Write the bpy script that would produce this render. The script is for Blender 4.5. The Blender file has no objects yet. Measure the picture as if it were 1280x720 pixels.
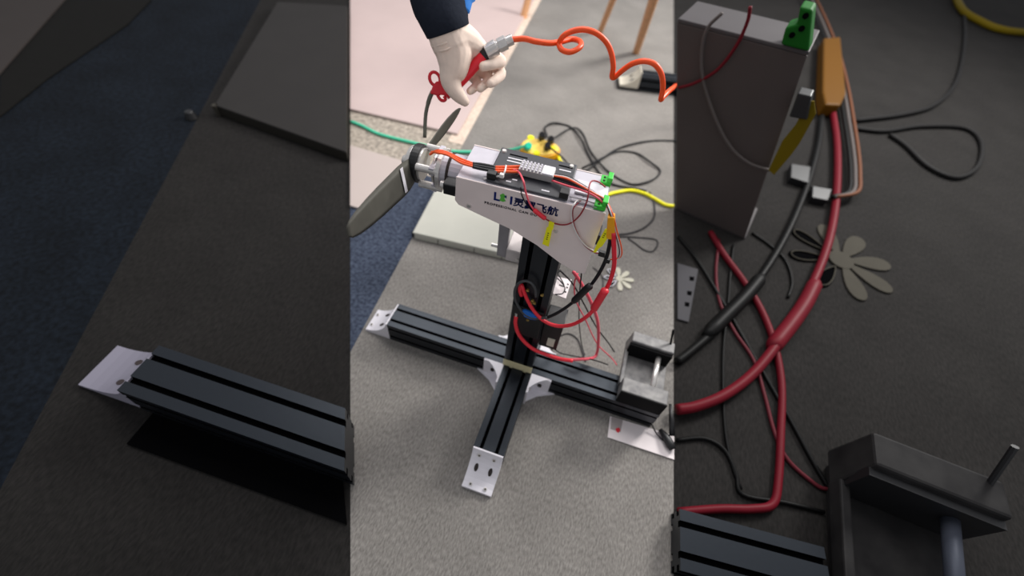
import bpy, bmesh, math, random
from mathutils import Vector, Matrix
random.seed(7)
S = bpy.context.scene
COL = S.collection
PI = math.pi

# ---------------------------------------------------------------- camera
F_PX = 560.0
WX = Vector((0.94757534, 0.2942426, -0.12458838))     # world axes seen in the camera frame (right, down, forward)
WY = Vector((0.30714234, -0.73121924, 0.60908292))
WZ = Vector((0.08811671, -0.61541832, -0.78325968))
CAM = Vector((0.07711585, -0.64460847, 1.2))
def toworld(c): return Vector((WX.dot(c), WY.dot(c), WZ.dot(c)))
cd = bpy.data.cameras.new('camera'); cam = bpy.data.objects.new('camera', cd); COL.objects.link(cam)
cd.sensor_width = 36.0; cd.lens = F_PX / 1280 * 36.0; cd.clip_start = 0.05; cd.clip_end = 60
r, u, b = toworld(Vector((1, 0, 0))), toworld(Vector((0, -1, 0))), toworld(Vector((0, 0, -1)))
cam.matrix_world = Matrix(((r.x, u.x, b.x, CAM.x), (r.y, u.y, b.y, CAM.y), (r.z, u.z, b.z, CAM.z), (0, 0, 0, 1)))
cd.dof.use_dof = True; cd.dof.focus_distance = 0.86; cd.dof.aperture_fstop = 1.6
S.camera = cam

# ---------------------------------------------------------------- light and exposure
w = bpy.data.worlds.new('room_light'); S.world = w; w.use_nodes = True
bg = w.node_tree.nodes['Background']; bg.inputs[0].default_value = (0.93, 0.95, 1.0, 1); bg.inputs[1].default_value = 0.46
def area(name, loc, tgt, size, power, col, sizey=None):
    l = bpy.data.lights.new(name, 'AREA'); l.energy = power; l.color = col; l.size = size
    if sizey: l.shape = 'RECTANGLE'; l.size_y = sizey
    o = bpy.data.objects.new(name, l); COL.objects.link(o); o.location = loc
    o.rotation_euler = (Vector(tgt) - Vector(loc)).to_track_quat('-Z', 'Y').to_euler()
    return o
area('window_light', (2.1, 2.9, 2.3), (-0.1, 0.2, 0), 0.8, 150, (1.0, 0.98, 0.95), 1.0)
area('ceiling_light', (-0.5, 1.6, 3.0), (-0.5, 1.6, 0), 2.6, 80, (1.0, 0.97, 0.96), 1.8)
vs = S.view_settings
vs.view_transform = 'Standard'; vs.look = 'None'; vs.gamma = 1.0; vs.use_curve_mapping = False; vs.exposure = 0.0

# ---------------------------------------------------------------- helpers
def lin(c):
    c /= 255.0
    return c / 12.92 if c <= 0.04045 else ((c + 0.055) / 1.055) ** 2.4
def rgb(*c): return (lin(c[0]), lin(c[1]), lin(c[2]), 1)
def ray(p): return toworld(Vector((p[0] - 640, p[1] - 360, F_PX)))
def at(px, py, x=None, y=None, z=None):
    """the point of the place that stands at this pixel of the photograph, on a plane x, y or z"""
    d = ray((px, py))
    if x is not None: t = (x - CAM.x) / d.x
    elif y is not None: t = (y - CAM.y) / d.y
    else: t = ((z or 0.0) - CAM.z) / d.z
    return CAM + d * t
def atd(px, py, D):
    return CAM + ray((px, py)).normalized() * D

MATS = {}
def mat(name, col, rough=0.6, metal=0.0, noise=0.0, scale=40.0, bump=0.0, stretch=None, col2=None, spec=0.5, coat=0.0):
    if name in MATS: return MATS[name]
    m = bpy.data.materials.new(name); m.use_nodes = True; MATS[name] = m
    nt = m.node_tree; N = nt.nodes; L = nt.links; P = N['Principled BSDF']
    c = rgb(*col); P.inputs['Base Color'].default_value = c
    P.inputs['Roughness'].default_value = rough; P.inputs['Metallic'].default_value = metal
    if spec == 0.5 and rough >= 0.5 and max(col) < 112: spec = 0.12
    P.inputs['Specular IOR Level'].default_value = spec; P.inputs['Coat Weight'].default_value = coat
    tc = N.new('ShaderNodeTexCoord'); mp = N.new('ShaderNodeMapping'); L.new(tc.outputs['Object'], mp.inputs[0])
    if stretch: mp.inputs['Scale'].default_value = stretch
    nz = N.new('ShaderNodeTexNoise'); nz.inputs['Scale'].default_value = scale; nz.inputs['Detail'].default_value = 5
    L.new(mp.outputs[0], nz.inputs[0])
    if noise or col2:
        rp = N.new('ShaderNodeValToRGB'); L.new(nz.outputs[0], rp.inputs[0])
        rp.color_ramp.elements[0].position = 0.3; rp.color_ramp.elements[1].position = 0.7
        if col2: a, b2 = rgb(*col2), c
        else:
            a = tuple(v * (1 - noise) for v in c[:3]) + (1,); b2 = tuple(min(1, v * (1 + noise)) for v in c[:3]) + (1,)
        rp.color_ramp.elements[0].color = a; rp.color_ramp.elements[1].color = b2
        L.new(rp.outputs[0], P.inputs['Base Color'])
    if bump:
        bp = N.new('ShaderNodeBump'); bp.inputs['Strength'].default_value = bump; bp.inputs['Distance'].default_value = 0.003
        L.new(nz.outputs[0], bp.inputs['Height']); L.new(bp.outputs[0], P.inputs['Normal'])
    return m
def carpet(name, dark, light, scale=150, bump=0.6, stretch=(1, 0.35, 1), blotch=0.12):
    m = bpy.data.materials.new(name); m.use_nodes = True
    nt = m.node_tree; N = nt.nodes; L = nt.links; P = N['Principled BSDF']
    P.inputs['Roughness'].default_value = 0.95; P.inputs['Specular IOR Level'].default_value = 0.15
    tc = N.new('ShaderNodeTexCoord'); mp = N.new('ShaderNodeMapping'); L.new(tc.outputs['Object'], mp.inputs[0]); mp.inputs['Scale'].default_value = stretch
    a = N.new('ShaderNodeTexNoise'); a.inputs['Scale'].default_value = scale; a.inputs['Detail'].default_value = 4; L.new(mp.outputs[0], a.inputs[0])
    b2 = N.new('ShaderNodeTexNoise'); b2.inputs['Scale'].default_value = 5; b2.inputs['Detail'].default_value = 4; L.new(tc.outputs['Object'], b2.inputs[0])
    rp = N.new('ShaderNodeValToRGB'); L.new(a.outputs[0], rp.inputs[0])
    rp.color_ramp.elements[0].position = 0.33; rp.color_ramp.elements[0].color = rgb(*dark)
    rp.color_ramp.elements[1].position = 0.68; rp.color_ramp.elements[1].color = rgb(*light)
    mx = N.new('ShaderNodeMix'); mx.data_type = 'RGBA'; mx.blend_type = 'MULTIPLY'; mx.inputs[0].default_value = 1.0
    mr = N.new('ShaderNodeMapRange'); L.new(b2.outputs[0], mr.inputs[0])
    mr.inputs[1].default_value = 0.3; mr.inputs[2].default_value = 0.7; mr.inputs[3].default_value = 1 - blotch; mr.inputs[4].default_value = 1 + blotch
    L.new(rp.outputs[0], mx.inputs[6]); L.new(mr.outputs[0], mx.inputs[7]); L.new(mx.outputs[2], P.inputs['Base Color'])
    bp = N.new('ShaderNodeBump'); bp.inputs['Strength'].default_value = bump; bp.inputs['Distance'].default_value = 0.003
    L.new(a.outputs[0], bp.inputs['Height']); L.new(bp.outputs[0], P.inputs['Normal'])
    return m

def obj(name, bm, m, parent=None, smooth=False, bevel=0.0):
    me = bpy.data.meshes.new(name)
    bmesh.ops.recalc_face_normals(bm, faces=bm.faces[:])
    bm.to_mesh(me); bm.free()
    if m: me.materials.append(m)
    if smooth:
        for p in me.polygons: p.use_smooth = True
    o = bpy.data.objects.new(name, me); COL.objects.link(o)
    if bevel:
        md = o.modifiers.new('bevel', 'BEVEL'); md.width = bevel; md.segments = 2; md.limit_method = 'ANGLE'; md.angle_limit = 0.6
    if parent: o.parent = parent
    return o
def tag(o, label=None, cat=None, group=None, kind=None):
    if label: o['label'] = label
    if cat: o['category'] = cat
    if group: o['group'] = group
    if kind: o['kind'] = kind
    return o
def thing(name, label, cat, group=None, loc=(0, 0, 0)):
    o = bpy.data.objects.new(name, None); COL.objects.link(o); o.location = loc; o.empty_display_size = 0.02
    return tag(o, label, cat, group)
def reorigin(root, loc):
    """move an Empty to its thing's base and leave the children where they are"""
    root.location = loc
    for c in root.children: c.location = Vector(c.location) - Vector(loc)
def new(): return bmesh.new()
def hexa(bm, pts):
    """eight corners: bottom four then top four"""
    v = [bm.verts.new(p) for p in pts]
    for f in ((0, 1, 2, 3), (4, 5, 6, 7), (0, 1, 5, 4), (1, 2, 6, 5), (2, 3, 7, 6), (3, 0, 4, 7)): bm.faces.new([v[i] for i in f])
    return bm
def box(bm, x0, x1, y0, y1, z0, z1):
    return hexa(bm, [(x0, y0, z0), (x1, y0, z0), (x1, y1, z0), (x0, y1, z0), (x0, y0, z1), (x1, y0, z1), (x1, y1, z1), (x0, y1, z1)])
def prism(bm, pts, off):
    """a polygon of 3-D points pushed out by a vector"""
    off = Vector(off); a = [bm.verts.new(Vector(p)) for p in pts]; b2 = [bm.verts.new(Vector(p) + off) for p in pts]
    n = len(a); bm.faces.new(a); bm.faces.new(b2)
    for i in range(n): bm.faces.new((a[i], a[(i + 1) % n], b2[(i + 1) % n], b2[i]))
    return bm
def basis(d):
    d = Vector(d).normalized(); a = Vector((0, 0, 1)) if abs(d.z) < 0.9 else Vector((1, 0, 0))
    s = d.cross(a).normalized(); return s, d.cross(s).normalized()
def cyl(bm, p0, p1, r0, r1=None, n=16):
    p0, p1 = Vector(p0), Vector(p1); r1 = r0 if r1 is None else r1; s, t = basis(p1 - p0)
    A = [bm.verts.new(p0 + (s * math.cos(2 * PI * i / n) + t * math.sin(2 * PI * i / n)) * r0) for i in range(n)]
    B = [bm.verts.new(p1 + (s * math.cos(2 * PI * i / n) + t * math.sin(2 * PI * i / n)) * r1) for i in range(n)]
    bm.faces.new(A); bm.faces.new(B)
    for i in range(n): bm.faces.new((A[i], A[(i + 1) % n], B[(i + 1) % n], B[i]))
    return bm
def spline(pts, k=6):
    pts = [Vector(p) for p in pts]
    if len(pts) < 3: return pts
    P = [pts[0] * 2 - pts[1]] + pts + [pts[-1] * 2 - pts[-2]]; out = []
    for i in range(1, len(P) - 2):
        a, b2, c, d = P[i - 1], P[i], P[i + 1], P[i + 2]
        for j in range(k):
            t = j / k
            out.append(0.5 * ((2 * b2) + (c - a) * t + (2 * a - 5 * b2 + 4 * c - d) * t * t + (3 * b2 - a - 3 * c + d) * t ** 3))
    out.append(pts[-1]); return out
def sweep(bm, path, r, n=8):
    rs = r if isinstance(r, (list, tuple)) else [r] * len(path)
    rings = []; s = None
    for i, p in enumerate(path):
        d = (path[min(i + 1, len(path) - 1)] - path[max(i - 1, 0)])
        if d.length < 1e-7: d = Vector((0, 0, 1))
        d.normalize()
        if s is None: s, _ = basis(d)
        s = (s - d * s.dot(d))
        if s.length < 1e-5: s, _ = basis(d)
        s.normalize(); t = d.cross(s)
        rings.append([bm.verts.new(p + (s * math.cos(2 * PI * q / n) + t * math.sin(2 * PI * q / n)) * rs[i]) for q in range(n)])
    for a, b2 in zip(rings, rings[1:]):
        for q in range(n): bm.faces.new((a[q], a[(q + 1) % n], b2[(q + 1) % n], b2[q]))
    bm.faces.new(rings[0]); bm.faces.new(rings[-1]); return bm
def tube(name, pts, r, m, parent=None, n=8, k=6):
    return obj(name, sweep(new(), spline(pts, k), r, n), m, parent, smooth=True)

# ---------------------------------------------------------------- materials
M_black = mat('black_anodised', (13, 15, 20), 0.36, 0.0, 0.06, 60, 0.05, spec=0.55)
M_pit = mat('groove_black', (8, 8, 9), 0.9, spec=0.0)
M_black.node_tree.nodes['Principled BSDF'].inputs['Specular Tint'].default_value = (0.78, 0.88, 1.0, 1)
M_white = mat('white_coated_bracket', (226, 222, 228), 0.45, 0.0, 0.04, 30)
M_hole = mat('hole_dark', (60, 54, 52), 0.8)
M_steel = mat('bright_steel', (214, 210, 206), 0.3, 0.55, 0.08, 60)
M_silver = mat('silver_alloy', (190, 186, 194), 0.42, 0.2, 0.04, 60)
M_plate = mat('grey_sheet_metal', (238, 222, 218), 0.5, 0.0, 0.04, 20)
M_tray = mat('black_carbon', (48, 49, 55), 0.45, 0, 0.1, 90)
M_blackp = mat('black_plastic', (20, 20, 22), 0.45, 0, 0.1, 60)
M_wireblk = mat('black_rubber', (38, 38, 40), 0.5, 0, 0.1, 60)
M_red = mat('red_silicone', (240, 46, 62), 0.4, 0, 0.05, 40)
M_pink = mat('faded_red_rubber', (240, 92, 108), 0.45, 0, 0.05, 40)
M_dred = mat('dark_red_wire', (150, 24, 36), 0.45, 0, 0.05, 40)
M_orange = mat('orange_wire', (240, 92, 34), 0.4, 0, 0.05, 40)
M_whitew = mat('white_wire', (228, 222, 220), 0.45, 0, 0.04, 40)
M_yellow = mat('yellow_label_tape', (255, 244, 8), 0.45, 0, 0.04, 40)
M_amber = mat('amber_plastic', (248, 170, 16), 0.4, 0, 0.05, 40)
M_green = mat('green_terminal', (52, 198, 56), 0.4, 0, 0.05, 40)
M_tape = mat('beige_tape', (196, 186, 148), 0.7, 0, 0.06, 80)
M_brass = mat('brass', (190, 160, 90), 0.35, 0.8, 0.05, 60)
M_blue = mat('blue_plastic', (22, 104, 196), 0.4, 0, 0.05, 40)
M_iron = mat('cast_iron', (134, 132, 130), 0.5, 0.3, 0, 38, 0.25, col2=(92, 91, 92))
M_ivory = mat('ivory_enamel', (184, 183, 172), 0.45, 0, 0.03, 14)
M_paper = mat('white_card', (232, 222, 222), 0.7, 0, 0.03, 20)
M_blade = mat('propeller_grey', (82, 80, 74), 0.5, 0, 0.08, 40)

# ---------------------------------------------------------------- floor
def flat(name, pts, m, parent, z0=-0.012, z1=0.0):
    return obj(name, prism(new(), [(p[0], p[1], z0) for p in pts], (0, 0, z1 - z0)), m, parent)
floor = obj('floor', box(new(), -7, 8, -2.5, 9, -0.08, -0.013), mat('concrete_base', (70, 70, 72), 0.9, 0, 0.1, 8)); floor['kind'] = 'structure'
def onl(a, b2, y):   # the point of a line at this y
    t = (y - a[1]) / (b2[1] - a[1]); return (a[0] + (b2[0] - a[0]) * t, y)
SL = (at(438, 720), at(438, 40)); SR = (at(842, 720), at(842, 40))     # seams where the floor changes to colours dimmed for the side bands
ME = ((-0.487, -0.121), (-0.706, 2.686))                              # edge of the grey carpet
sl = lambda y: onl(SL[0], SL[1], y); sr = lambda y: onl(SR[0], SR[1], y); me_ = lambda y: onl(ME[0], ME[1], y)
M_carpet = carpet('grey_carpet', (112, 108, 104), (143, 139, 134), 250, 0.35)
M_navy = carpet('navy_mat', (44, 50, 64), (76, 84, 100), 90, 0.4, (1, 1, 1), 0.2)
M_dcarpet = carpet('dimmed_grey_carpet', (28, 27, 26), (39, 37, 36))  # grey carpet again, border dimming painted into its colour
M_dnavy = carpet('dimmed_navy_mat', (9, 13, 18), (20, 26, 34), 60, 0.4, (1, 1, 1), 0.25)  # navy mat again, darkened in colour for the dimmed side band
M_speck = carpet('speckled_terrazzo', (128, 121, 112), (188, 176, 162), 60, 0.15, (1, 1, 1), 0.08)
tag(flat('grey_carpet', [sl(-1.6), sr(-1.6), sr(8), me_(8), me_(-0.121)], M_carpet, floor), 'mid grey short-pile carpet')
tag(flat('navy_mat', [me_(-0.121), me_(0.72), sl(0.72)], M_navy, floor, z1=0.001), 'blue-grey speckled mat')
tag(flat('terrazzo_strip', [me_(0.72), me_(8), sl(8), sl(0.72)], M_speck, floor), 'beige speckled hard floor')
mo = lambda y, k: (me_(y)[0] - k, y)
tag(flat('overexposed_terrazzo', [mo(0.98, 0.0), mo(8, 0.0), mo(8, 0.15), mo(0.98, 0.07)], carpet('overexposed_terrazzo', (196, 176, 160), (222, 204, 188), 60, 0.1, (1, 1, 1), 0.05), floor, z1=0.0015), 'overexposed terrazzo edge beside the grey carpet, glare painted in')  # paler terrazzo strip; its overexposure is painted into the colour
d0, d1 = at(0, 612), at(232, 176)
dl = lambda y: onl(d0, d1, y)
tag(flat('dimmed_grey_carpet', [sr(-1.6), (8, -1.6), (8, 8), sr(8)], M_dcarpet, floor), 'grey carpet on the right, dimmed in its colour')
tag(flat('dimmed_grey_carpet', [sl(-1.6), sl(3), dl(3), dl(-1.6)], M_dcarpet, floor), 'grey carpet on the left, dimmed in its colour')
tag(flat('dimmed_navy_mat', [dl(-1.6), dl(3), (dl(3)[0], 8), (-7, 8), (-7, -1.6)], M_dnavy, floor), 'navy mat dimmed in its colour')
tag(flat('dimmed_navy_mat', [sl(3), sl(8), (dl(3)[0], 8), dl(3)], M_dnavy, floor), 'navy mat dimmed in its colour')

# ---------------------------------------------------------------- motor test stand
stand = thing('motor_test_stand', 'black aluminium motor test stand with propeller and wired grey motor housing, standing on grey carpet', 'test stand')
def profile_beam(name, p0, p1, side, w_, h_, parent, m=None, slots=True, mats=True):
    """square slotted extrusion; side = unit vector across, up completes; p0,p1 = centre line ends"""
    p0, p1, side = Vector(p0), Vector(p1), Vector(side); up = (p1 - p0).normalized().cross(side)
    a, b2 = w_ / 2, h_ / 2; g = w_ * 0.055; d = w_ * 0.10
    def edge(L, flip):   # one face's outline with two grooves, from -L to L
        c = L / 2
        return [(-L, 0), (-c - g, 0), (-c - g, -d), (-c + g, -d), (-c + g, 0), (c - g, 0), (c - g, -d), (c + g, -d), (c + g, 0)]
    out = []
    for x, y in edge(a, 0): out.append((x, b2 + y))
    for x, y in edge(b2, 0): out.append((a + y, -x))
    for x, y in edge(a, 0): out.append((-x, -b2 - y))
    for x, y in edge(b2, 0): out.append((-a - y, x))
    bm = new()
    A = [bm.verts.new(p0 + side * x + up * y) for x, y in out]; B = [bm.verts.new(p1 + side * x + up * y) for x, y in out]
    bm.faces.new(A); bm.faces.new(B); n = len(A)
    for i in range(n):
        f = bm.faces.new((A[i], A[(i + 1) % n], B[(i + 1) % n], B[i]))
        if i % 9 in (1, 2, 3, 5, 6, 7): f.material_index = 1
    o = obj(name, bm, m or M_black, parent); o.data.materials.append(M_pit); return o
YM, YP = -0.04, 0.04
profile_beam('cross_beam', (-0.40, 0, 0.04), (0.405, 0, 0.04), (0, 1, 0), 0.08, 0.08, stand)
profile_beam('front_beam', (0.003, -0.041, 0.04), (0.003, -0.282, 0.04), (1, 0, 0), 0.08, 0.08, stand)
profile_beam('rear_beam', (0.003, 0.041, 0.04), (0.003, 0.20, 0.04), (1, 0, 0), 0.08, 0.08, stand)
profile_beam('column', (0, 0, 0.081), (0, 0, 0.655), (1, 0, 0), 0.08, 0.08, stand)
obj('tape_band', box(new(), -0.0415, 0.0415, -0.0425, -0.04, 0.074, 0.109), M_tape, stand, bevel=0.001)

def foot_bracket(origin, out, side, L=0.08, H=0.078, W=0.078, m=M_white, parent=stand, hm=M_hole, screws=True):
    """solid corner foot with a hollow curved face: origin on the floor at the beam's end"""
    o, out, side = Vector(origin), Vector(out), Vector(side); up = Vector((0, 0, 1))
    prof = [(0, 0), (0, H), (0.004, H)]
    N = 8; t0 = 0.01
    for i in range(1, N + 1):
        a = PI / 2 * i / N
        # a hollow arc from (0.004,H) down to (L, t0)
        x = 0.004 + (L - 0.004) * (1 - math.cos(a)) ** 0.85; z = t0 + (H - t0) * (1 - math.sin(a)) ** 0.9
        prof.append((x, z))
    prof.append((L, 0))
    bm = new(); prism(bm, [o + out * x + up * z - side * (W / 2) for x, z in prof], side * W)
    b = obj('foot_bracket', bm, m, parent)
    # holes and screws on the hollow face
    def on(t):
        a = PI / 2 * t
        x = 0.004 + (L - 0.004) * (1 - math.cos(a)) ** 0.85; z = t0 + (H - t0) * (1 - math.sin(a)) ** 0.9
        a2 = a + 0.02
        x2 = 0.004 + (L - 0.004) * (1 - math.cos(a2)) ** 0.85; z2 = t0 + (H - t0) * (1 - math.sin(a2)) ** 0.9
        tg = (out * (x2 - x) + up * (z2 - z)).normalized(); nn = side.cross(tg)
        if nn.z < 0: nn = -nn
        return o + out * x + up * z, tg, nn
    for s in (-1, 1):
        p, tg, nn = on(0.52); c = p + side * s * W * 0.24
        ring = [c + (tg * math.cos(q * PI / 8) * W * 0.14 + side * math.sin(q * PI / 8) * W * 0.065) - nn * 0.002 for q in range(16)]
        obj('slot_hole', prism(new(), ring, nn * 0.0032), hm, b)
        if screws:
            for t in (0.90,):
                p, tg, nn = on(t); c = p + side * s * W * 0.25
                sb = cyl(new(), c - nn * 0.002, c + nn * 0.003, W * 0.065, W * 0.06)
                obj('screw', sb, M_steel, b, bevel=0.0005)
                obj('screw_socket', cyl(new(), c + nn * 0.003, c + nn * 0.0034, W * 0.03), hm, b)
            p, tg, nn = on(0.2); c = p + side * s * W * 0.25
            obj('screw', cyl(new(), c - nn * 0.004, c + nn * 0.003, W * 0.07, W * 0.06), M_steel, b)
            obj('screw_socket', cyl(new(), c + nn * 0.003, c + nn * 0.0034, W * 0.03), hm, b)
    return b
fl = foot_bracket((-0.401, 0, 0), (-1, 0, 0), (0, 1, 0))
ff = foot_bracket((0.003, -0.283, 0.002), (0, -1, 0), (1, 0, 0))
for p in ((-0.02, -0.345), (0.026, -0.345)): obj('rubber_pad', cyl(new(), (p[0], p[1], 0), (p[0], p[1], 0.004), 0.012), M_blackp, ff)

def corner_bracket(cx, cy, sx, sy, size=0.058):
    """angle bracket in the corner between two beams, hollow gussets above and below"""
    bm = new()
    pts = [(cx, cy, 0.074), (cx + sx * size, cy, 0.074)]
    for i in range(1, 7):
        a = PI / 2 * i / 7
        pts.append((cx + sx * size * (1 - math.sin(a)) ** 0.8, cy + sy * size * (1 - math.cos(a)) ** 0.8, 0.074))
    pts.append((cx, cy + sy * size, 0.074))
    prism(bm, pts, (0, 0, 0.006))
    prism(bm, [(cx, cy, 0.001), (cx + sx * size * 1.35, cy, 0.001), (cx + sx * size * 0.55, cy + sy * size * 0.42, 0.001), (cx, cy + sy * size * 0.95, 0.001)], (0, 0, 0.006))
    box(bm, min(cx, cx + sx * size), max(cx, cx + sx * size), min(cy, cy + sy * 0.005), max(cy, cy + sy * 0.005), 0.004, 0.078)
    box(bm, min(cx, cx + sx * 0.005), max(cx, cx + sx * 0.005), min(cy, cy + sy * size), max(cy, cy + sy * size), 0.004, 0.078)
    b = obj('corner_bracket', bm, M_white, stand)
    obj('screw', cyl(new(), (cx + sx * 0.03, cy + sy * 0.004, 0.04), (cx + sx * 0.03, cy + sy * 0.010, 0.04), 0.006), M_hole, b)
    obj('screw', cyl(new(), (cx + sx * 0.004, cy + sy * 0.03, 0.045), (cx + sx * 0.010, cy + sy * 0.03, 0.045), 0.005), M_steel, b)
corner_bracket(-0.038, -0.041, -1, -1); corner_bracket(0.044, -0.041, 1, -1)
corner_bracket(-0.038, 0.041, -1, 1, 0.045); corner_bracket(0.044, 0.041, 1, 1, 0.05)

# --- motor housing on top of the column: a frame turned a little
YAW = math.radians(2.9); CY, SY = math.cos(YAW), math.sin(YAW)
UV = Vector((CY, SY, 0)); VV = Vector((-SY, CY, 0)); ZV = Vector((0, 0, 1))
def hd(u_, v_, z_): return UV * u_ + VV * v_ + ZV * z_
def onv(px, py, v_):
    d = ray((px, py)); t = (v_ - CAM.dot(VV)) / d.dot(VV); return CAM + d * t
def uz(px, py, v_=-0.048):
    p = onv(px, py, v_); return p.dot(UV), p.z
def hbox(bm, u0, u1, v0, v1, z0, z1):
    return hexa(bm, [hd(u0, v0, z0), hd(u1, v0, z0), hd(u1, v1, z0), hd(u0, v1, z0), hd(u0, v0, z1), hd(u1, v0, z1), hd(u1, v1, z1), hd(u0, v1, z1)])
VF, VB = -0.048, 0.056
outline = [(570, 222), (757, 267), (731, 342), (727, 342), (717, 338.5), (700, 329), (670, 306), (655, 297), (640, 287.5), (600, 269), (573, 256), (568.5, 250)]
OUT = [uz(*p) for p in outline]
ZT = max(OUT[0][1], OUT[1][1])
OUT[0] = (OUT[0][0], ZT); OUT[1] = (OUT[1][0], ZT)
UL, UR = OUT[0][0], OUT[1][0]
fp = obj('side_plate', prism(new(), [hd(a, VF, z) for a, z in OUT], VV * 0.003), M_plate, stand, bevel=0.0008)
obj('side_plate', prism(new(), [hd(a, VB - 0.003, z) for a, z in OUT], VV * 0.003), M_plate, stand, bevel=0.0008)
top = obj('top_cover', hbox(new(), UL + 0.001, UR - 0.002, VF + 0.003, VB - 0.003, ZT - 0.004, ZT - 0.001), M_silver, stand)
obj('end_cover', hbox(new(), UL + 0.001, UL + 0.004, VF + 0.003, VB - 0.003, OUT[-1][1], ZT - 0.004), M_silver, stand)
obj('end_cover', hbox(new(), UR - 0.008, UR - 0.005, VF + 0.003, VB - 0.003, ZT - 0.04, ZT - 0.004), M_silver, stand)
obj('inner_block', hbox(new(), -0.05, 0.045, -0.041, 0.045, 0.645, ZT - 0.02), M_blackp, stand)
# lettering
def lettering(txt, px, py, size, m, dz=0.0, spacing=1.0, bold=0.0, sx=1.0, shear=0.0):
    cu = bpy.data.curves.new('lettering', 'FONT'); cu.body = txt; cu.size = size; cu.extrude = 0.0003; cu.space_character = spacing; cu.offset = bold; cu.shear = shear
    cu.materials.append(m)
    t_ = bpy.data.objects.new('lettering', cu); COL.objects.link(t_)
    dg = bpy.context.evaluated_depsgraph_get(); dg.update()
    me = bpy.data.meshes.new_from_object(t_.evaluated_get(dg)); bpy.data.objects.remove(t_); bpy.data.curves.remove(cu)
    o = bpy.data.objects.new('lettering', me); COL.objects.link(o)
    a, z = uz(px, py); p = hd(a, VF - 0.0006, z)
    o.matrix_world = Matrix(((UV.x * sx, 0, -VV.x, p.x), (UV.y * sx, 0, -VV.y, p.y), (0, 1, 0, p.z), (0, 0, 0, 1)))
    o.parent = fp; return o
M_ink = mat('navy_print', (10, 34, 104), 0.5); M_gprint = mat('green_print', (92, 190, 66), 0.5); M_dink = mat('grey_print', (34, 32, 40), 0.6)
lettering('L', 616.5, 249, 0.0245, M_ink, bold=0.0007)
lettering('I', 636.5, 254.5, 0.0245, M_ink, bold=0.0007)
lettering('灵翼飞航', 641.0, 255.6, 0.0205, M_ink, bold=0.00025)
lettering('灵翼飞航', 641.25, 255.65, 0.0205, M_ink, bold=0.00025)
lettering('灵翼飞航', 641.1, 255.4, 0.0205, M_ink, bold=0.0002)
lettering('PROFESSIONAL CAN DO', 605.5, 254.0, 0.0074, M_dink, spacing=1.24, bold=0.0001)
def patch(pts, m, name):
    return obj(name, prism(new(), [hd(uz(*p)[0], VF - 0.0003, uz(*p)[1]) for p in pts], -VV * 0.0005), m, fp)
patch([(625, 243.5), (629, 241.5), (632, 244.5), (630.5, 248.5), (632.5, 251.2), (628.5, 252), (624, 250), (626, 247)], M_gprint, 'green_emblem')
patch([(630, 245), (633.4, 244), (633, 248)], M_ink, 'blue_triangle')
def screw_on(px, py, r_=0.0035):
    a, z = uz(px, py); obj('screw', cyl(new(), hd(a, VF + 0.001, z), hd(a, VF - 0.003, z), r_, r_ * 0.8, 10), M_steel, fp)
screw_on(586.5, 257, 0.0048); screw_on(695, 288.5, 0.0042)

# tray on the housing, slots and standoffs
tz = ZT + 0.004
def topuv(px, py, z_): p = at(px, py, z=z_); return p.dot(UV), p.dot(VV)
tray = obj('black_tray', hbox(new(), UL + 0.052, UL + 0.198, VF + 0.006, VB + 0.006, ZT, tz), M_tray, stand, bevel=0.002)
for (u0, v0, L_) in ((0.072, 0.044, 0.034), (0.072, 0.033, 0.034), (0.072, 0.024, 0.03), (0.15, -0.034, 0.014), (0.086, -0.033, 0.009), (0.095, -0.025, 0.009), (0.165, 0.046, 0.026), (0.168, 0.034, 0.022), (0.172, 0.0, 0.018)):
    obj('slot', hbox(new(), UL + u0, UL + u0 + L_, v0, v0 + 0.0028, tz - 0.001, tz + 0.0006), M_white if v0 < 0.04 else M_pit, tray)
for (u0, v0) in ((0.060, 0.050), (0.188, 0.052), (0.19, -0.03)):
    obj('screw', cyl(new(), hd(UL + u0, v0, tz), hd(UL + u0, v0, tz + 0.003), 0.005, 0.004, 12), M_steel, tray)
for (u0, v0) in ((0.056, -0.03), (0.186, -0.034)):
    obj('spacer', hbox(new(), UL + u0 - 0.004, UL + u0 + 0.012, v0 - 0.008, v0 + 0.006, tz, tz + 0.012), M_blackp, tray, bevel=0.001)
obj('cover_strip', hbox(new(), UL + 0.204, UL + 0.26, -0.038, -0.03, ZT, ZT + 0.003), M_white, top)
obj('cover_strip', hbox(new(), UL + 0.206, UL + 0.262, -0.014, 0.02, ZT, ZT + 0.004), M_white, top)
# speed controller: finned silver box
ez = tz + 0.002
e_a = topuv(650, 219, ez)[0]
EU0, EU1, EV0, EV1 = -0.068, -0.012, -0.012, 0.018
_p = topuv(690, 229, ez); _q = topuv(650, 212, ez)
EU0, EU1 = _q[0], _p[0]; EV0 = min(_p[1], _q[1]); EV1 = EV0 + 0.026
esc = obj('speed_controller', hbox(new(), EU0, EU1, EV0, EV1, ez, ez + 0.013), mat('esc_silver', (176, 174, 172), 0.4, 0.3, 0.05, 60), stand, bevel=0.0008)
for i in range(6):
    for j in range(4):
        u0 = EU0 + 0.003 + i * (EU1 - EU0) * 0.105; v0 = EV0 + 0.0015 + j * 0.0062
        obj('fin', hbox(new(), u0, u0 + 0.0032, v0, v0 + 0.0045, ez + 0.0125, ez + 0.0165), M_silver, esc)
obj('cap_plate', hbox(new(), EU0 + (EU1 - EU0) * 0.66, EU1 - 0.001, EV0 + 0.001, EV1 - 0.001, ez + 0.0125, ez + 0.0155), M_white, esc)

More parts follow.
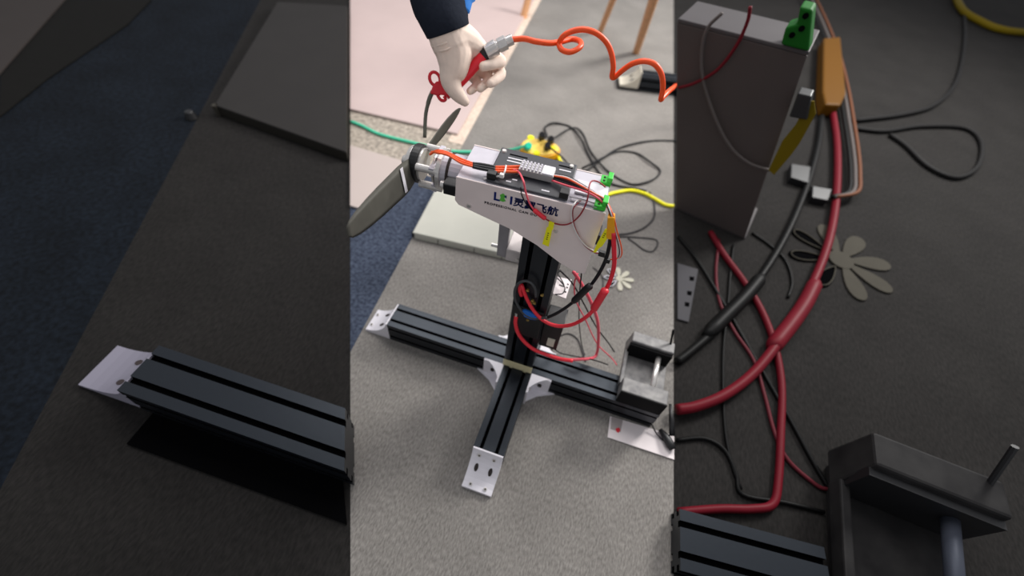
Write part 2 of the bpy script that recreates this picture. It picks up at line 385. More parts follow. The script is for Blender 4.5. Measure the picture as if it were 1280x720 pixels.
# green screw terminals at the housing's right end
for (px, py, v0, s_) in ((753, 262, -0.034, 1.0), (760, 240, 0.032, 0.95)):
    u0, v_ = UR - 0.002, v0
    g = obj('green_terminal', hbox(new(), UR - 0.022 * s_, UR - 0.002, v0 - 0.010, v0 + 0.012, ZT, ZT + 0.009), M_green, stand, bevel=0.001)
    obj('terminal_tower', hbox(new(), UR - 0.010, UR - 0.001, v0 - 0.009, v0 + 0.011, ZT + 0.009, ZT + 0.019), M_green, g, bevel=0.001)
    for k in (-0.005, 0.005):
        obj('terminal_screw', cyl(new(), hd(UR - 0.015, v0 + k, ZT + 0.009), hd(UR - 0.015, v0 + k, ZT + 0.0102), 0.002, n=8), M_hole, g)

# arm and load block between housing and column
obj('support_arm', hbox(new(), -0.098, -0.076, -0.004, 0.014, 0.476, 0.62), mat('arm_grey', (150, 146, 150), 0.5, 0.3, 0.04, 40), stand, bevel=0.002)
lb = obj('load_block', hbox(new(), -0.076, -0.0405, -0.012, 0.062, 0.478, 0.512), mat('block_silver', (200, 192, 190), 0.4, 0.2, 0.04, 40), stand, bevel=0.002)
obj('screw', cyl(new(), hd(-0.05, -0.0115, 0.49), hd(-0.05, -0.0145, 0.49), 0.004, n=10), M_steel, lb)
obj('screw', cyl(new(), hd(-0.098, 0.002, 0.50), hd(-0.112, 0.002, 0.50), 0.004, n=10), M_steel, lb)

# motor, mount and propeller
AZ = 0.658; AV = 0.013
def ax(u_, dv=0.0, dz=0.0): return hd(u_, AV + dv, AZ + dz)
mo = obj('motor', cyl(new(), ax(-0.222), ax(UL - 0.002), 0.034, n=28), M_silver, stand, bevel=0.003)
obj('motor_flange', cyl(new(), ax(-0.216), ax(-0.224), 0.039, n=28), M_steel, mo, bevel=0.001)
obj('motor_band', cyl(new(), ax(-0.2), ax(-0.205), 0.0355, n=28), M_hole, mo)
mt = obj('motor_mount', cyl(new(), ax(-0.230), ax(-0.234), 0.030, n=24), M_steel, stand, bevel=0.001)
for dv, dz in ((-0.028, 0.014), (-0.02, -0.03), (0.028, 0.02), (0.02, -0.026)):
    a = obj('standoff', cyl(new(), ax(-0.216, dv, dz), ax(-0.262, dv, dz), 0.0075, n=14), M_steel, mt)
    obj('mount_arm', hbox(new(), -0.236, -0.226, AV + min(0, dv) - 0.006, AV + max(0, dv) + 0.006, AZ + dz - 0.008, AZ + dz + 0.008), M_silver, mt, bevel=0.001)
hub = obj('hub', cyl(new(), ax(-0.262), ax(-0.278), 0.037, n=32), M_blackp, stand, bevel=0.003)
obj('hub_cap', cyl(new(), ax(-0.278), ax(-0.287), 0.034, 0.030, 32), M_steel, hub, bevel=0.001)
obj('hub_disc', cyl(new(), ax(-0.258), ax(-0.262), 0.031, n=28), M_steel, hub)
obj('spinner', cyl(new(), ax(-0.287), ax(-0.302), 0.016, 0.008, 20), M_steel, hub, bevel=0.001)
obj('guide_tube', hbox(new(), UL - 0.028, UL + 0.002, -0.042, -0.014, OUT[-1][1] + 0.002, OUT[-1][1] + 0.026), M_blackp, stand, bevel=0.002)
obj('tube_screw', cyl(new(), hd(UL - 0.026, -0.03, OUT[-1][1] + 0.014), hd(UL - 0.036, -0.03, OUT[-1][1] + 0.014), 0.007, n=12), M_steel, stand)
# blades
HC = ax(-0.272)
def blade(tip, chord, sgn, twist0, twist1, white, sh):
    tip = Vector(tip); d = (tip - HC); R_ = d.length; d.normalize()
    axis = -UV; axis = (axis - d * axis.dot(d)).normalized(); ch = d.cross(axis).normalized() * sgn
    bm = new(); rows = []; N = 16
    for (t, wv) in sh:
        tw = twist0 + (twist1 - twist0) * t; c = ch * math.cos(tw) + axis * math.sin(tw); nn = axis * math.cos(tw) - ch * math.sin(tw)
        hw = chord * wv / 2; p = HC + d * R_ * t; th = 0.0045 * (1 - 0.75 * t)
        ring = []
        for k, (cx, tx) in enumerate(((-1, 0), (-0.5, 1), (0.1, 1.1), (0.7, .6), (1, 0), (0.7, -.4), (0.1, -.5), (-0.5, -.5))):
            ring.append(bm.verts.new(p + c * hw * (cx + 0.15) + nn * th * (tx + 0.25 * (1 - cx * cx))))
        rows.append(ring)
    for a, b2 in zip(rows, rows[1:]):
        for q in range(8): bm.faces.new((a[q], a[(q + 1) % 8], b2[(q + 1) % 8], b2[q]))
    bm.faces.new(rows[0]); bm.faces.new(rows[-1])
    o = obj('propeller_blade', bm, M_blade, stand, smooth=True)
    if white:
        t = white; tw = twist0 + (twist1 - twist0) * t; c = ch * math.cos(tw) + axis * math.sin(tw); nn = axis * math.cos(tw) - ch * math.sin(tw)
        p = HC + d * R_ * t; q = d * 0.010
        for sg in (1, -1):
            pts = [p + c * 0.027 - q * .5, p + c * 0.027 + q * .5, p - c * 0.019 + q * .5, p - c * 0.019 - q * .5]
            s_ = obj('white_stripe', prism(new(), [v + nn * (0.0054 if sg > 0 else -0.0028) for v in pts], nn * sg * 0.0005), M_white, o)
    return o
T1 = at(576, 136, x=-0.272); 
blade(T1, 0.034, 1, -0.12, -0.02, None, [(0.06, .42), (0.15, .5), (0.25, .66), (0.38, .88), (0.5, 1), (0.65, .98), (0.78, .84), (0.88, .64), (0.95, .4), (1.0, .1)])
T2 = HC + (at(431, 292, x=-0.262) - HC).normalized() * 0.258
blade(T2, 0.056, 1, -0.25, -0.1, 0.27, [(0.06, .62), (0.12, .86), (0.2, 1.0), (0.3, 1.04), (0.45, 1), (0.6, .96), (0.75, .88), (0.88, .74), (0.96, .56), (1.0, .3)])

# --- wiring of the stand
def yp(pts, y): return [at(a, b2, y=y) for a, b2 in pts]
def tz_(pts, z): return [at(a, b2, z=z) for a, b2 in pts]
hz = ZT + 0.014
for k in range(3):
    dy = (k - 1) * 1.6
    tube('motor_wire', [ax(-0.24, -0.005, 0.034), at(538 + k, 193 - k * 1.5, z=0.70), at(547, 189.5 + dy, z=0.712), at(560, 192.5 + dy, z=0.712), at(576, 201 + dy * 1.6, z=hz), at(592, 206.5 + dy * 1.3, z=hz)], 0.0021, M_orange, stand)
    tube('bullet_sleeve', [at(591, 206.5 + dy * 1.3, z=hz), at(603, 208.5 + dy * 1.8, z=hz), at(619, 211.5 + dy * 1.7, z=hz)], 0.0028, M_blackp, stand)
    tube('motor_wire', [at(618, 211.5 + dy * 1.7, z=hz), at(634, 211.5 + dy * 1.9, z=hz), at(652, 211.5 + dy * 2.2, z=hz - 0.004)], 0.0024, M_orange, stand)
tube('zip_tie', [at(632.5, 207, z=hz + 0.004), at(631, 214, z=hz + 0.006), at(627.5, 219.5, z=hz), at(618, 221, z=hz - 0.008), at(604.5, 223.5, z=ZT + 0.002)], 0.0016, M_whitew, stand)
obj('tie_head', hbox(new(), *(lambda p: (p[0] - 0.003, p[0] + 0.004, p[1] - 0.003, p[1] + 0.003))(topuv(627, 219.5, hz + 0.001)), hz - 0.002, hz + 0.005), M_whitew, stand)
def vw(pts, v_): return [onv(a, b2, v_) for a, b2 in pts]
VW = VF - 0.006
tube('signal_wire', [at(641, 212, z=hz), at(648, 214.5, z=hz)] + vw([(654, 226), (657, 240), (662, 254), (668, 263)], VW), 0.0016, M_pink, stand)
tube('signal_wire', vw([(651, 234), (652, 243), (656, 252), (662, 260), (669, 266)], VW + 0.003), 0.0011, M_wireblk, stand)
obj('red_sleeve', sweep(new(), spline(vw([(667, 262), (672, 266), (677, 270), (682, 273.5)], VW - 0.002)), [0.0022] + [0.0042] * 17 + [0.003], 10), M_red, stand, smooth=True)
tube('signal_wire', vw([(681, 273), (690, 278), (702, 281), (713, 279), (724, 270), (732, 256)], VW) + [at(735.5, 243, z=ZT + 0.03), at(737, 231, z=ZT + 0.035), at(741, 226, z=ZT + 0.032), at(749, 228, z=ZT + 0.02), at(757, 234, z=ZT + 0.016)], 0.0014, M_dred, stand)
def tagstrip(pts, v_, th, m, name='yellow_tag', parent=stand):
    return obj(name, prism(new(), [onv(a, b2, v_) for a, b2 in pts], -VV * th), m, parent)
yt = tagstrip([(686.5, 276), (693, 278.5), (691.5, 286.5), (690.2, 287), (686, 308), (678, 304.5), (683.5, 284), (685.5, 283)], VW - 0.006, 0.0012, M_yellow)
def mark(root, x0, y0, n, dx, dy, v_):
    for i in range(n):
        x, y = x0 + dx * i, y0 + dy * i
        obj('print_mark', prism(new(), [onv(x, y, v_), onv(x + 1.8, y + .5, v_), onv(x + 1.6, y + 1.4, v_), onv(x - .2, y + 0.9, v_)], -VV * 0.0003), M_dink, root)
mark(yt, 684.5, 291, 4, -0.6, 2.4, VW - 0.0073)
# white / black lead to the small plug, second tag
tube('signal_wire', [at(727, 250, z=ZT + 0.004), at(722, 250.5, z=ZT + 0.006)] + vw([(716.5, 257), (714.2, 266), (716, 280), (722, 294), (731, 306), (742, 313.5), (748, 315.5)], VW), 0.0013, M_whitew, stand)
tube('signal_wire', [at(726, 251, z=ZT + 0.003)] + vw([(717.5, 259), (715.6, 268), (717.6, 281), (723.4, 295), (732, 308), (743, 315.5), (749, 317)], VW + 0.002), 0.0012, M_dred, stand)
yt2 = tagstrip([(741.5, 314.8), (745, 315), (749, 309.5), (753, 307), (763, 292.5), (761, 285.5), (756.5, 285.8), (749, 299.5), (746, 305)], VW - 0.008, 0.0014, M_yellow)
mark(yt2, 753, 296, 3, 1.3, -2.2, VW - 0.0097)
pl = obj('small_plug', prism(new(), vw([(749, 311.5), (757, 314), (756, 319.5), (748, 317)], VW - 0.002), -VV * 0.006), M_blackp, stand)
obj('small_plug', prism(new(), vw([(757, 321), (763.5, 323), (762, 327), (756, 326)], VW - 0.002), -VV * 0.006), M_blackp, stand)
# three-lead ribbon from the controller over the housing's end
for k, m_ in enumerate((M_wireblk, M_whitew, M_orange)):
    o_ = k * 1.5
    tube('ribbon_wire', [at(690, 217.5 + o_ * .7, z=ZT + 0.016), at(708, 220 + o_, z=ZT + 0.022), at(724, 228 + o_, z=ZT + 0.026), at(742, 239.5 + o_ * .6, z=ZT + 0.024), at(755 + o_ * .6, 250, z=ZT + 0.016)] + vw([(763 + o_, 268), (768 + o_, 288), (773.5 + o_, 308), (774 + o_, 318), (771 + o_ * .7, 323.5 - o_ * .3), (763, 324.5)], VW - 0.006), 0.0013 if k else 0.001, m_, stand)
for k, m_ in enumerate((M_dred, M_wireblk, M_wireblk, M_pink)):
    o_ = k * 2.2
    tube('supply_wire', [at(690, 219 + o_, z=ZT + 0.012), at(706, 224 + o_ * 1.1, z=ZT + 0.016), at(726, 231.5 + o_ * .9, z=ZT + 0.017), at(744, 242 + o_ * .5, z=ZT + 0.014), at(757, 254 + o_ * .4, z=ZT + 0.01), onv(763 + o_ * .4, 268, VW - 0.003)], 0.0018, m_, stand)
for (a, b2) in (((712, 246), (747, 256)), ((713, 251), (746, 260)), ((728, 246), (748, 249))):
    tube('thin_lead', [at(*a, z=ZT + 0.006), at((a[0] + b2[0]) / 2, (a[1] + b2[1]) / 2 - 1.5, z=ZT + 0.008), at(*b2, z=ZT + 0.007)], 0.0008, mat('grey_lead', (130, 126, 130), 0.5), stand)
VC = VW - 0.004
cn = obj('amber_connector', prism(new(), vw([(760.5, 266), (769, 266), (769.8, 288), (766.5, 293.5), (760, 293), (759, 290)], VC + 0.006), -VV * 0.013), M_amber, stand, bevel=0.0015)
# heavy leads
bl = vw([(763, 290), (762, 305), (757, 325), (748, 343), (738, 357)], VC)
tube('heavy_black_lead', bl + [at(726, 369, y=-0.06), at(712, 381, y=-0.055), at(697, 391, y=-0.05), at(684, 397, y=-0.05)], 0.0036, M_wireblk, stand)
obj('black_sleeve', sweep(new(), spline([at(738.5, 356.5, y=-0.062), at(732, 362, y=-0.062), at(724, 370, y=-0.061), at(716, 377.5, y=-0.059)]), [0.0045] + [0.0074] * 16 + [0.0065, 0.004], 10), M_blackp, stand, smooth=True)
tube('heavy_red_lead', vw([(766.5, 290), (767.5, 312), (767.5, 332), (763, 350), (756, 364), (744, 384)], VC - 0.004) + [at(733, 396, y=-0.062), at(716, 405.5, y=-0.058), at(697, 407.5, y=-0.055), at(680, 401, y=-0.053), at(667, 388, y=-0.052), at(657.5, 371, y=-0.05), at(652.5, 357, y=-0.047)], 0.0042, M_red, stand, n=10)
obj('red_sleeve', sweep(new(), spline([at(757, 362, y=-0.067), at(752, 370, y=-0.066), at(746.5, 379, y=-0.065), at(742, 386.5, y=-0.063)]), [0.005] + [0.0082] * 17 + [0.0055], 12), M_red, stand, smooth=True)
tube('red_tail', [at(652.5, 356, y=-0.046), at(650, 362, y=-0.046), at(652, 369, y=-0.045)], 0.005, M_red, stand)
tube('heavy_red_lead', [at(645.2, 395, y=-0.046), at(644.5, 405, y=-0.048), at(648, 417, y=-0.049), at(656.5, 428, y=-0.049), at(668, 437, y=-0.05), at(684, 443.5, y=-0.048), at(700, 448.5, y=-0.046), at(716, 451, y=-0.044)], 0.0048, M_red, stand, n=10)
obj('lead_crimp', cyl(new(), at(645.3, 391.5, y=-0.046), at(645.2, 395.5, y=-0.046), 0.003), M_steel, stand)
# ring of black cable, blue relay cap, sensor box
tube('cable_loop', [at(a, b2, y=-0.053) for a, b2 in ((684, 397), (668, 398), (655, 392), (646, 379), (643, 368), (646, 357), (654, 351.5), (663, 353), (669, 361), (670, 371))], 0.0031, mat('dark_grey_lead', (66, 68, 70), 0.45), stand)
obj('sensor_bracket', box(new(), -0.038, 0.036, -0.047, -0.0402, 0.262, 0.372), M_blackp, stand, bevel=0.002)
bc = obj('blue_cap', prism(new(), [at(a, b2, y=-0.048) for a, b2 in ((652.5, 386.5), (657, 386), (667, 390), (672, 394.5), (671, 398), (664, 397), (656, 393.5))], (0, -0.006, 0)), M_blue, stand, bevel=0.001)
for a, b2 in ((666, 375), (664, 378), (668.5, 378), (660, 399), (678, 368), (660, 362)):
    obj('brass_screw', cyl(new(), at(a, b2, y=-0.047), at(a, b2, y=-0.047) + Vector((0, -0.004, 0)), 0.0035, n=10), M_brass, stand)
# controller box on the column's right side with white boards
mb = obj('control_box', box(new(), 0.041, 0.088, -0.03, 0.03, 0.215, 0.318), M_blackp, stand, bevel=0.002)
obj('box_label', box(new(), 0.06, 0.0785, -0.0315, -0.030, 0.228, 0.262), mat('label_cream', (206, 200, 184), 0.6), mb)
cb = obj('circuit_board', prism(new(), [at(a, b2, z=0.332) for a, b2 in ((692, 346), (714.5, 350.5), (707, 374), (689, 367))], (0, 0, 0.003)), M_paper, stand)
for a, b2 in ((710, 355.5), (709, 359.5), (707, 365)): obj('pad', prism(new(), [at(a + i, b2 + j, z=0.3351) for i, j in ((-1, -1), (1, -.6), (.6, 1), (-1.2, .6))], (0, 0, 0.0006)), M_pit, cb)
tube('jumper_lead', [at(a, b2, z=0.345) for a, b2 in ((700, 338), (696, 346), (701, 352), (706, 360), (703, 367), (694, 368))], 0.0016, M_wireblk, stand)
tube('jumper_lead', [at(a, b2, z=0.348) for a, b2 in ((696, 341), (702, 350), (705, 358), (699, 356))], 0.0016, M_wireblk, stand)
obj('side_socket', hbox(new(), UR - 0.004, UR + 0.006, -0.03, 0.0, 0.606, 0.63), M_blackp, stand)
# loose leads that hang behind the column
tube('hanging_red_lead', [at(717, 340, y=0.02), at(725, 352, y=0.03), at(735, 370, y=0.04), at(743, 388, y=0.05), at(747.5, 405, y=0.06), at(748, 425, y=0.07), at(746.5, 440, y=0.075), at(742, 447, y=0.06), at(728, 449, y=0.03), at(708, 450, y=0.02)], 0.0042, M_pink, stand)
tube('hanging_red_lead', [at(722, 342, y=0.03), at(718, 355, y=0.035), at(720, 376, y=0.04), at(732, 400, y=0.06), at(741, 420, y=0.07), at(750, 434, y=0.08), at(764, 447, y=0.09), at(771, 456, y=0.06)], 0.0018, M_pink, stand)
tube('hanging_black_lead', [at(727, 341, y=0.0), at(725.5, 355, y=0.0), at(724, 375, y=0.05), at(724, 405, y=0.1), at(727, 430, y=0.12), at(731, 444, y=0.09)], 0.0016, M_wireblk, stand)
tube('hanging_black_lead', [at(700, 338, y=0.05), at(716, 355, y=0.06), at(730, 380, y=0.08), at(745, 408, y=0.1), at(760, 428, y=0.115), at(768, 440, y=0.11)], 0.002, M_wireblk, stand)
tube('hanging_black_lead', [at(686, 410, y=0.0), at(684, 420, y=0.01), at(690, 432, y=0.04), at(700, 441, y=0.05), at(722, 446, y=0.05), at(742, 450, y=0.04), at(760, 456, y=0.03)], 0.0018, M_wireblk, stand)
obj('cable_plug', sweep(new(), [at(685, 425, y=0.03), at(689, 430, y=0.035), at(693, 434, y=0.04)], [0.004, 0.006, 0.004], 8), M_blackp, stand, smooth=True)
reorigin(stand, (0, 0, 0))

# ---------------------------------------------------------------- steel vise on the beam's right end
vise = thing('steel_vise', 'small grey cast-iron vise resting on the right end of the black beam', 'vise')
def make_vise(root, o, ex, ey, k, m_iron, m_dark, m_rod=None):
    """o: middle of the base; ex across the jaws, ey from near to far jaw"""
    o, ex, ey = Vector(o), Vector(ex), Vector(ey)
    def bx_(x0, x1, y0, y1, z0, z1):
        c = [(x0, y0), (x1, y0), (x1, y1), (x0, y1)]
        return hexa(new(), [o + ex * a * k + ey * b2 * k + ZV * z0 * k for a, b2 in c] + [o + ex * a * k + ey * b2 * k + ZV * z1 * k for a, b2 in c])
    P = lambda a, b2, z: o + ex * a * k + ey * b2 * k + ZV * z * k
    obj('base', bx_(-0.06, 0.06, -0.085, 0.088, 0, 0.014), m_iron, root, bevel=0.002 * k)
    obj('near_jaw', bx_(-0.062, 0.06, -0.088, -0.045, 0.014, 0.062), m_iron, root, bevel=0.003 * k)
    obj('far_jaw', hexa(new(), [P(-0.066, 0.058, 0.014), P(0.06, 0.058, 0.014), P(0.06, 0.1, 0.014), P(-0.066, 0.1, 0.014), P(-0.060, 0.064, 0.078), P(0.058, 0.064, 0.078), P(0.058, 0.1, 0.078), P(-0.060, 0.1, 0.078)]), m_iron, root, bevel=0.003 * k)
    obj('jaw_front_shade', bx_(-0.062, 0.057, 0.0555, 0.0645, 0.016, 0.07), m_dark, root)  # thin black sheet painting the shade on the far jaw's front
    obj('jaw_front_shade', bx_(-0.0615, 0.0595, -0.0905, -0.0875, 0.004, 0.061), m_dark, root)  # black sheet painting the near jaw's shaded front
    obj('side_rail', bx_(-0.066, -0.056, -0.05, 0.062, 0.014, 0.034), m_iron, root, bevel=0.002 * k)
    sc = obj('screw_rod', cyl(new(), P(0.02, -0.058, 0.04), P(0.026, 0.07, 0.05), 0.0075 * k), m_rod or M_steel, root, smooth=True)
    obj('handle', cyl(new(), P(0.046, 0.092, 0.074), P(0.036, 0.112, 0.118), 0.003 * k, n=8), m_dark, root)
make_vise(vise, (0.343, 0.049, 0.081), (1, 0, 0), (0, 1, 0), 1.0, M_iron, mat('shade_and_handle_black', (12, 12, 13), 0.7))  # black serves the painted jaw shade and the dark handle
reorigin(vise, (0.343, 0.049, 0.081))
card = thing('white_card', 'white card with a red mark lying on the carpet in front of the vise', 'card')
ca = [at(762, 521), at(759, 547), at(842, 575), at(842, 545)]
obj('sheet', prism(new(), [(p.x, p.y, 0.0015) for p in ca], (0, 0, 0.003)), M_paper, card)
obj('grey_print', prism(new(), [(p.x, p.y, 0.0046) for p in (at(764, 522), at(762.5, 537), at(775, 541), at(778, 526))], (0, 0, 0.0004)), mat('print_grey', (170, 160, 158), 0.7), card)
obj('red_mark', prism(new(), [(p.x, p.y, 0.0046) for p in (at(769, 536.5), at(773, 535), at(775, 538.5), at(772.5, 542), at(769.5, 540))], (0, 0, 0.0006)), mat('print_red', (206, 30, 50), 0.6), card)
reorigin(card, (0.39, -0.07, 0))
clip = thing('black_cable_clip', 'black cable clip with lead lying on the white card by the beam end', 'clip')
obj('clip_body', sweep(new(), [at(825, 537, z=0.012), at(832, 546, z=0.014), at(838, 556, z=0.016), at(841, 562, z=0.014)], [0.006, 0.011, 0.013, 0.009], 8), M_blackp, clip, smooth=True)
tube('lead', [at(815, 531, z=0.02), at(820, 541, z=0.012), at(827, 549, z=0.009), at(834, 552, z=0.012)], 0.002, M_wireblk, clip)
obj('clip_jaw', sweep(new(), [at(838, 505, z=0.05), at(839.5, 525, z=0.035), at(840, 545, z=0.02)], [0.004, 0.008, 0.008], 8), M_blackp, clip, smooth=True)
reorigin(clip, at(834, 552))

# ---------------------------------------------------------------- behind the stand
ib = thing('low_ivory_box', 'low ivory metal box lying flat on the carpet behind the stand', 'box')
q0, q1, q2 = at(517, 291, z=0.032), at(656, 323, z=0.032), at(556, 236, z=0.032)
e1 = (q1 - q0); e2 = (q2 - q0)
# square the corner
e2 = (e2 - e1 * (e2.dot(e1) / e1.dot(e1))); e2 = e2.normalized() * 0.30
q1 = q0 + e1 * 1.06
cs = [q0, q1, q1 + e2, q0 + e2]
obj('body', prism(new(), [(p.x, p.y, 0.0) for p in cs], (0, 0, 0.028)), M_ivory, ib, bevel=0.004)
obj('lid', prism(new(), [(p.x + (0.004 if i in (1, 2) else -0.004), p.y, 0.026) for i, p in enumerate(cs)], (0, 0, 0.007)), M_ivory, ib, bevel=0.003)
obj('corner_clip', box(new(), q0.x - 0.012, q0.x + 0.004, q0.y + 0.004, q0.y + 0.018, 0.004, 0.024), M_blackp, ib, bevel=0.002)
for t in (0.22, 0.55, 0.8): 
    p = q0 + e1 * t; obj('front_seam', box(new(), p.x - 0.001, p.x + 0.001, p.y - 0.0015, p.y + 0.002, 0.003, 0.025), M_hole, ib)
reorigin(ib, Vector(((cs[0] + cs[2]).x / 2, (cs[0] + cs[2]).y / 2, 0)))
M_board = mat('pink_white_board', (192, 172, 168), 0.6, 0, 0.03, 6)
M_board2 = mat('cream_board', (184, 170, 164), 0.6, 0, 0.03, 6)
ed = Vector((ME[1][0] - ME[0][0], ME[1][1] - ME[0][1], 0)).normalized()
wr, wl = at(572, 170), at(438, 139)
def slab(name, pts, h, m, label, cat='board', z0=0.001):
    return tag(obj(name, prism(new(), [(p[0], p[1], z0) for p in pts], (0, 0, h)), m, bevel=min(h * .3, 0.003)), label, cat)
b1 = slab('white_board', [wl, wr, wr + ed * 1.9, Vector((*sl(2.9), 0))], 0.012, M_board, 'large pinkish-white board lying on the speckled floor behind the gloved hand')
p0, p1 = at(438, 184), at(506, 204)
b2_ = slab('white_board', [p0, p1, p1 + Vector((0.03, -0.33, 0)), Vector((*sl(p1.y - 0.33), 0))], 0.010, M_board2, 'smaller cream board on the blue mat behind the lower propeller blade', z0=0.002)

# power hub
PH = at(674, 188, z=0.02)
hubp = thing('power_hub', 'round yellow power hub with plugged-in cords on the grey carpet', 'power hub')
hx, hy = Vector((0.95, 0.30, 0)).normalized(), Vector((-0.30, 0.95, 0)).normalized()
def lobed(rx, ry, z0, z1, m, name, par, n=40, lob=0.05):
    pts = []
    for i in range(n):
        a = 2 * PI * i / n; k = 1 + lob * math.cos(3 * a)
        pts.append(PH * Vector((1, 1, 0)) + hx * rx * k * math.cos(a) + hy * ry * k * math.sin(a) + ZV * z0)
    return obj(name, prism(new(), pts, (0, 0, z1 - z0)), m, par, bevel=0.006)
M_hub = mat('hub_orange', (246, 176, 20), 0.4, 0, 0.05, 30)
lobed(0.089, 0.066, 0.0, 0.034, M_hub, 'housing', hubp)
M_hubt = mat('hub_pale', (246, 206, 96), 0.5)
fc = lobed(0.083, 0.060, 0.033, 0.04, M_hubt, 'face', hubp)
for (a, b2, m_) in ((663.5, 171.5, M_yellow), (671, 191, M_yellow), (690, 185, M_yellow)):
    p = at(a, b2, z=0.041); obj('socket', cyl(new(), (p.x, p.y, 0.036), (p.x, p.y, 0.043), 0.017, 0.014, 16), m_, hubp)
reorigin(hubp, (PH.x, PH.y, 0))
def plug(name, px, py, m, label, rr, up, tilt=(0, 0, 0)):
    p = at(px, py, z=0.043); t = Vector(tilt)
    return tag(obj(name, cyl(new(), p, p + Vector((0, 0, up)) + t, rr, rr * 0.75, 14), m, bevel=0.002), label, 'plug')
M_mint = mat('mint_green', (72, 206, 164), 0.5, 0, 0.04, 40)
# cords on the floor
def cord(name, px, rr, m, label, group=None, cat='cord', pre=(), post=(), z=None):
    pts = list(pre) + [at(a, b2, z=(z or rr)) for a, b2 in px] + list(post)
    return tag(tube('cord', pts, rr, m, None, 8), label, cat, group)
gc = thing('green_cord', 'mint green cord running across the floor into the yellow hub', 'cord')
tube('cable', [at(a, b2, z=0.009) for a, b2 in ((439, 152), (452, 157), (470, 166), (490, 172), (515, 178), (540, 184), (565, 189), (590, 190), (615, 191), (632, 189))] + [at(645, 186, z=0.035), at(656, 182.5, z=0.056)], 0.0065, M_mint, gc)
obj('plug', cyl(new(), at(659, 184, z=0.043), at(661, 182, z=0.07), 0.018, 0.015, 16), mat('plug_aqua', (30, 214, 172), 0.45), gc, bevel=0.003)
reorigin(gc, at(560, 188))
yc = thing('yellow_cord', 'thick yellow cord leading from the hub and curving over the carpet at right', 'cord')
tube('cable', [at(692, 184, z=0.03), at(697, 193, z=0.014), at(701, 203, z=0.008), at(712, 216, z=0.008), at(733, 232, z=0.008), at(755, 243, z=0.008), at(768, 241, z=0.008), at(788, 238, z=0.008), at(806, 242, z=0.008), at(821, 250, z=0.008), at(832, 256, z=0.008), at(842, 257.5, z=0.008)], 0.0072, M_yellow, yc)
obj('strain_relief', cyl(new(), at(690, 182, z=0.032), at(696, 191, z=0.016), 0.012, 0.009), M_amber, yc)
reorigin(yc, at(800, 245))
bk = [
 ([(684, 171), (681, 160), (690, 154), (702, 155), (715, 160), (727, 175), (735, 193), (745, 210), (757, 225), (772, 232), (796, 236), (808, 239)], (677, 172), 'black cord looping from the hub past the yellow cord, widest loop', 0.0045),
 ([(694, 172), (708, 163), (720, 160), (729, 168), (737, 187), (748, 202), (765, 218), (788, 230), (807, 228), (820, 222), (825, 213), (812, 202), (794, 191), (770, 190), (748, 200), (728, 210)], (688, 177), 'black cord doubling back in a figure of eight on the carpet', 0.0042),
 ([(703, 197), (715, 210), (732, 213), (748, 202), (768, 188), (790, 180), (815, 176), (842, 176), (852, 177)], (684, 185), 'black cord running from the hub off to the right', 0.0042)]
for pts, pp, lab, rr in bk:
    t = thing('power_cable', lab, 'cable', 'black cables from the hub')
    a0 = at(*pp, z=0.07)
    tube('cable', [a0 + Vector((0, 0, 0.012))] + [at(pts[0][0], pts[0][1], z=0.03)] + [at(a, b2, z=rr * (1 + 1.3 * (i % 3 == 1))) for i, (a, b2) in enumerate(pts[1:])], rr, M_wireblk, t)
    obj('plug', cyl(new(), at(*pp, z=0.043), a0 + Vector((0, 0, 0.016)), 0.0165, 0.013, 14), M_wireblk, t, bevel=0.002)
    reorigin(t, at(pts[1][0], pts[1][1]))
for pts, lab, rr in (([(812, 240), (818, 255), (817, 272), (806, 284), (790, 291), (775, 293), (766, 294)], 'thin grey-black cord curling on the carpet below the yellow cord', 0.0035),
                     ([(767, 297), (780, 296), (800, 297), (818, 299), (822, 305), (816, 314), (806, 313), (795, 305), (785, 298)], 'thin grey-black cord ending in a small teardrop loop', 0.003),
                     ([(741, 334), (750, 342), (754, 352), (752, 364), (745, 380)], 'short thin dark cord arcing on the carpet left of the flower', 0.0022),
                     ([(690, 437), (696, 423), (710, 417), (722, 424), (728, 440), (732, 452)], 'thin dark cord looping on the carpet right of the column foot', 0.0022)):
    tag(tube('thin_cord', [at(a, b2, z=rr) for a, b2 in pts], rr, mat('grey_black_cord', (70, 68, 70), 0.6), None), lab, 'cord')

# flower shape on the floor
def flower(cx, cy, R_, m, mo_, label, rot, k=1.0, rings=(3, 4, 5), name='flower_coaster', white=True):
    c = at(cx, cy); t = thing(name, label, 'coaster')
    o = Vector((c.x, c.y, 0.001))
    obj('centre', cyl(new(), o, o + ZV * 0.006 * k, R_ * 0.24, n=20), m, t, bevel=0.001)
    for i in range(8):
        a = rot + i * 2 * PI / 8; d = Vector((math.cos(a), math.sin(a), 0)); s = Vector((-d.y, d.x, 0))
        def pet(w0, l0, l1, n=20):
            out = []
            for j in range(n):
                q = 2 * PI * j / n; lx = (l0 + l1) / 2 + (l1 - l0) / 2 * math.cos(q)
                wv = w0 * math.sin(q) * (0.8 + 0.4 * math.cos(q))
                out.append(o + d * R_ * lx + s * R_ * wv)
            return out
        if i in rings:
            bm = new(); ring = pet(0.14, 0.30, 1.0)
            sweep(bm, [p + ZV * 0.005 * k for p in ring + ring[:1]], 0.0022 * k, 6); obj('petal', bm, M_white if white else m, t, smooth=True)
            obj('petal_rim', prism(new(), pet(0.17, 0.26, 1.05), (0, 0, 0.002 * k)), mo_, t)
        else:
            obj('petal', prism(new(), pet(0.2, 0.12, 1.0), (0, 0, 0.005 * k)), m, t, bevel=0.0015)
    reorigin(t, o); return t
M_flower = mat('cream_felt', (204, 200, 182), 0.8, 0, 0.05, 40)
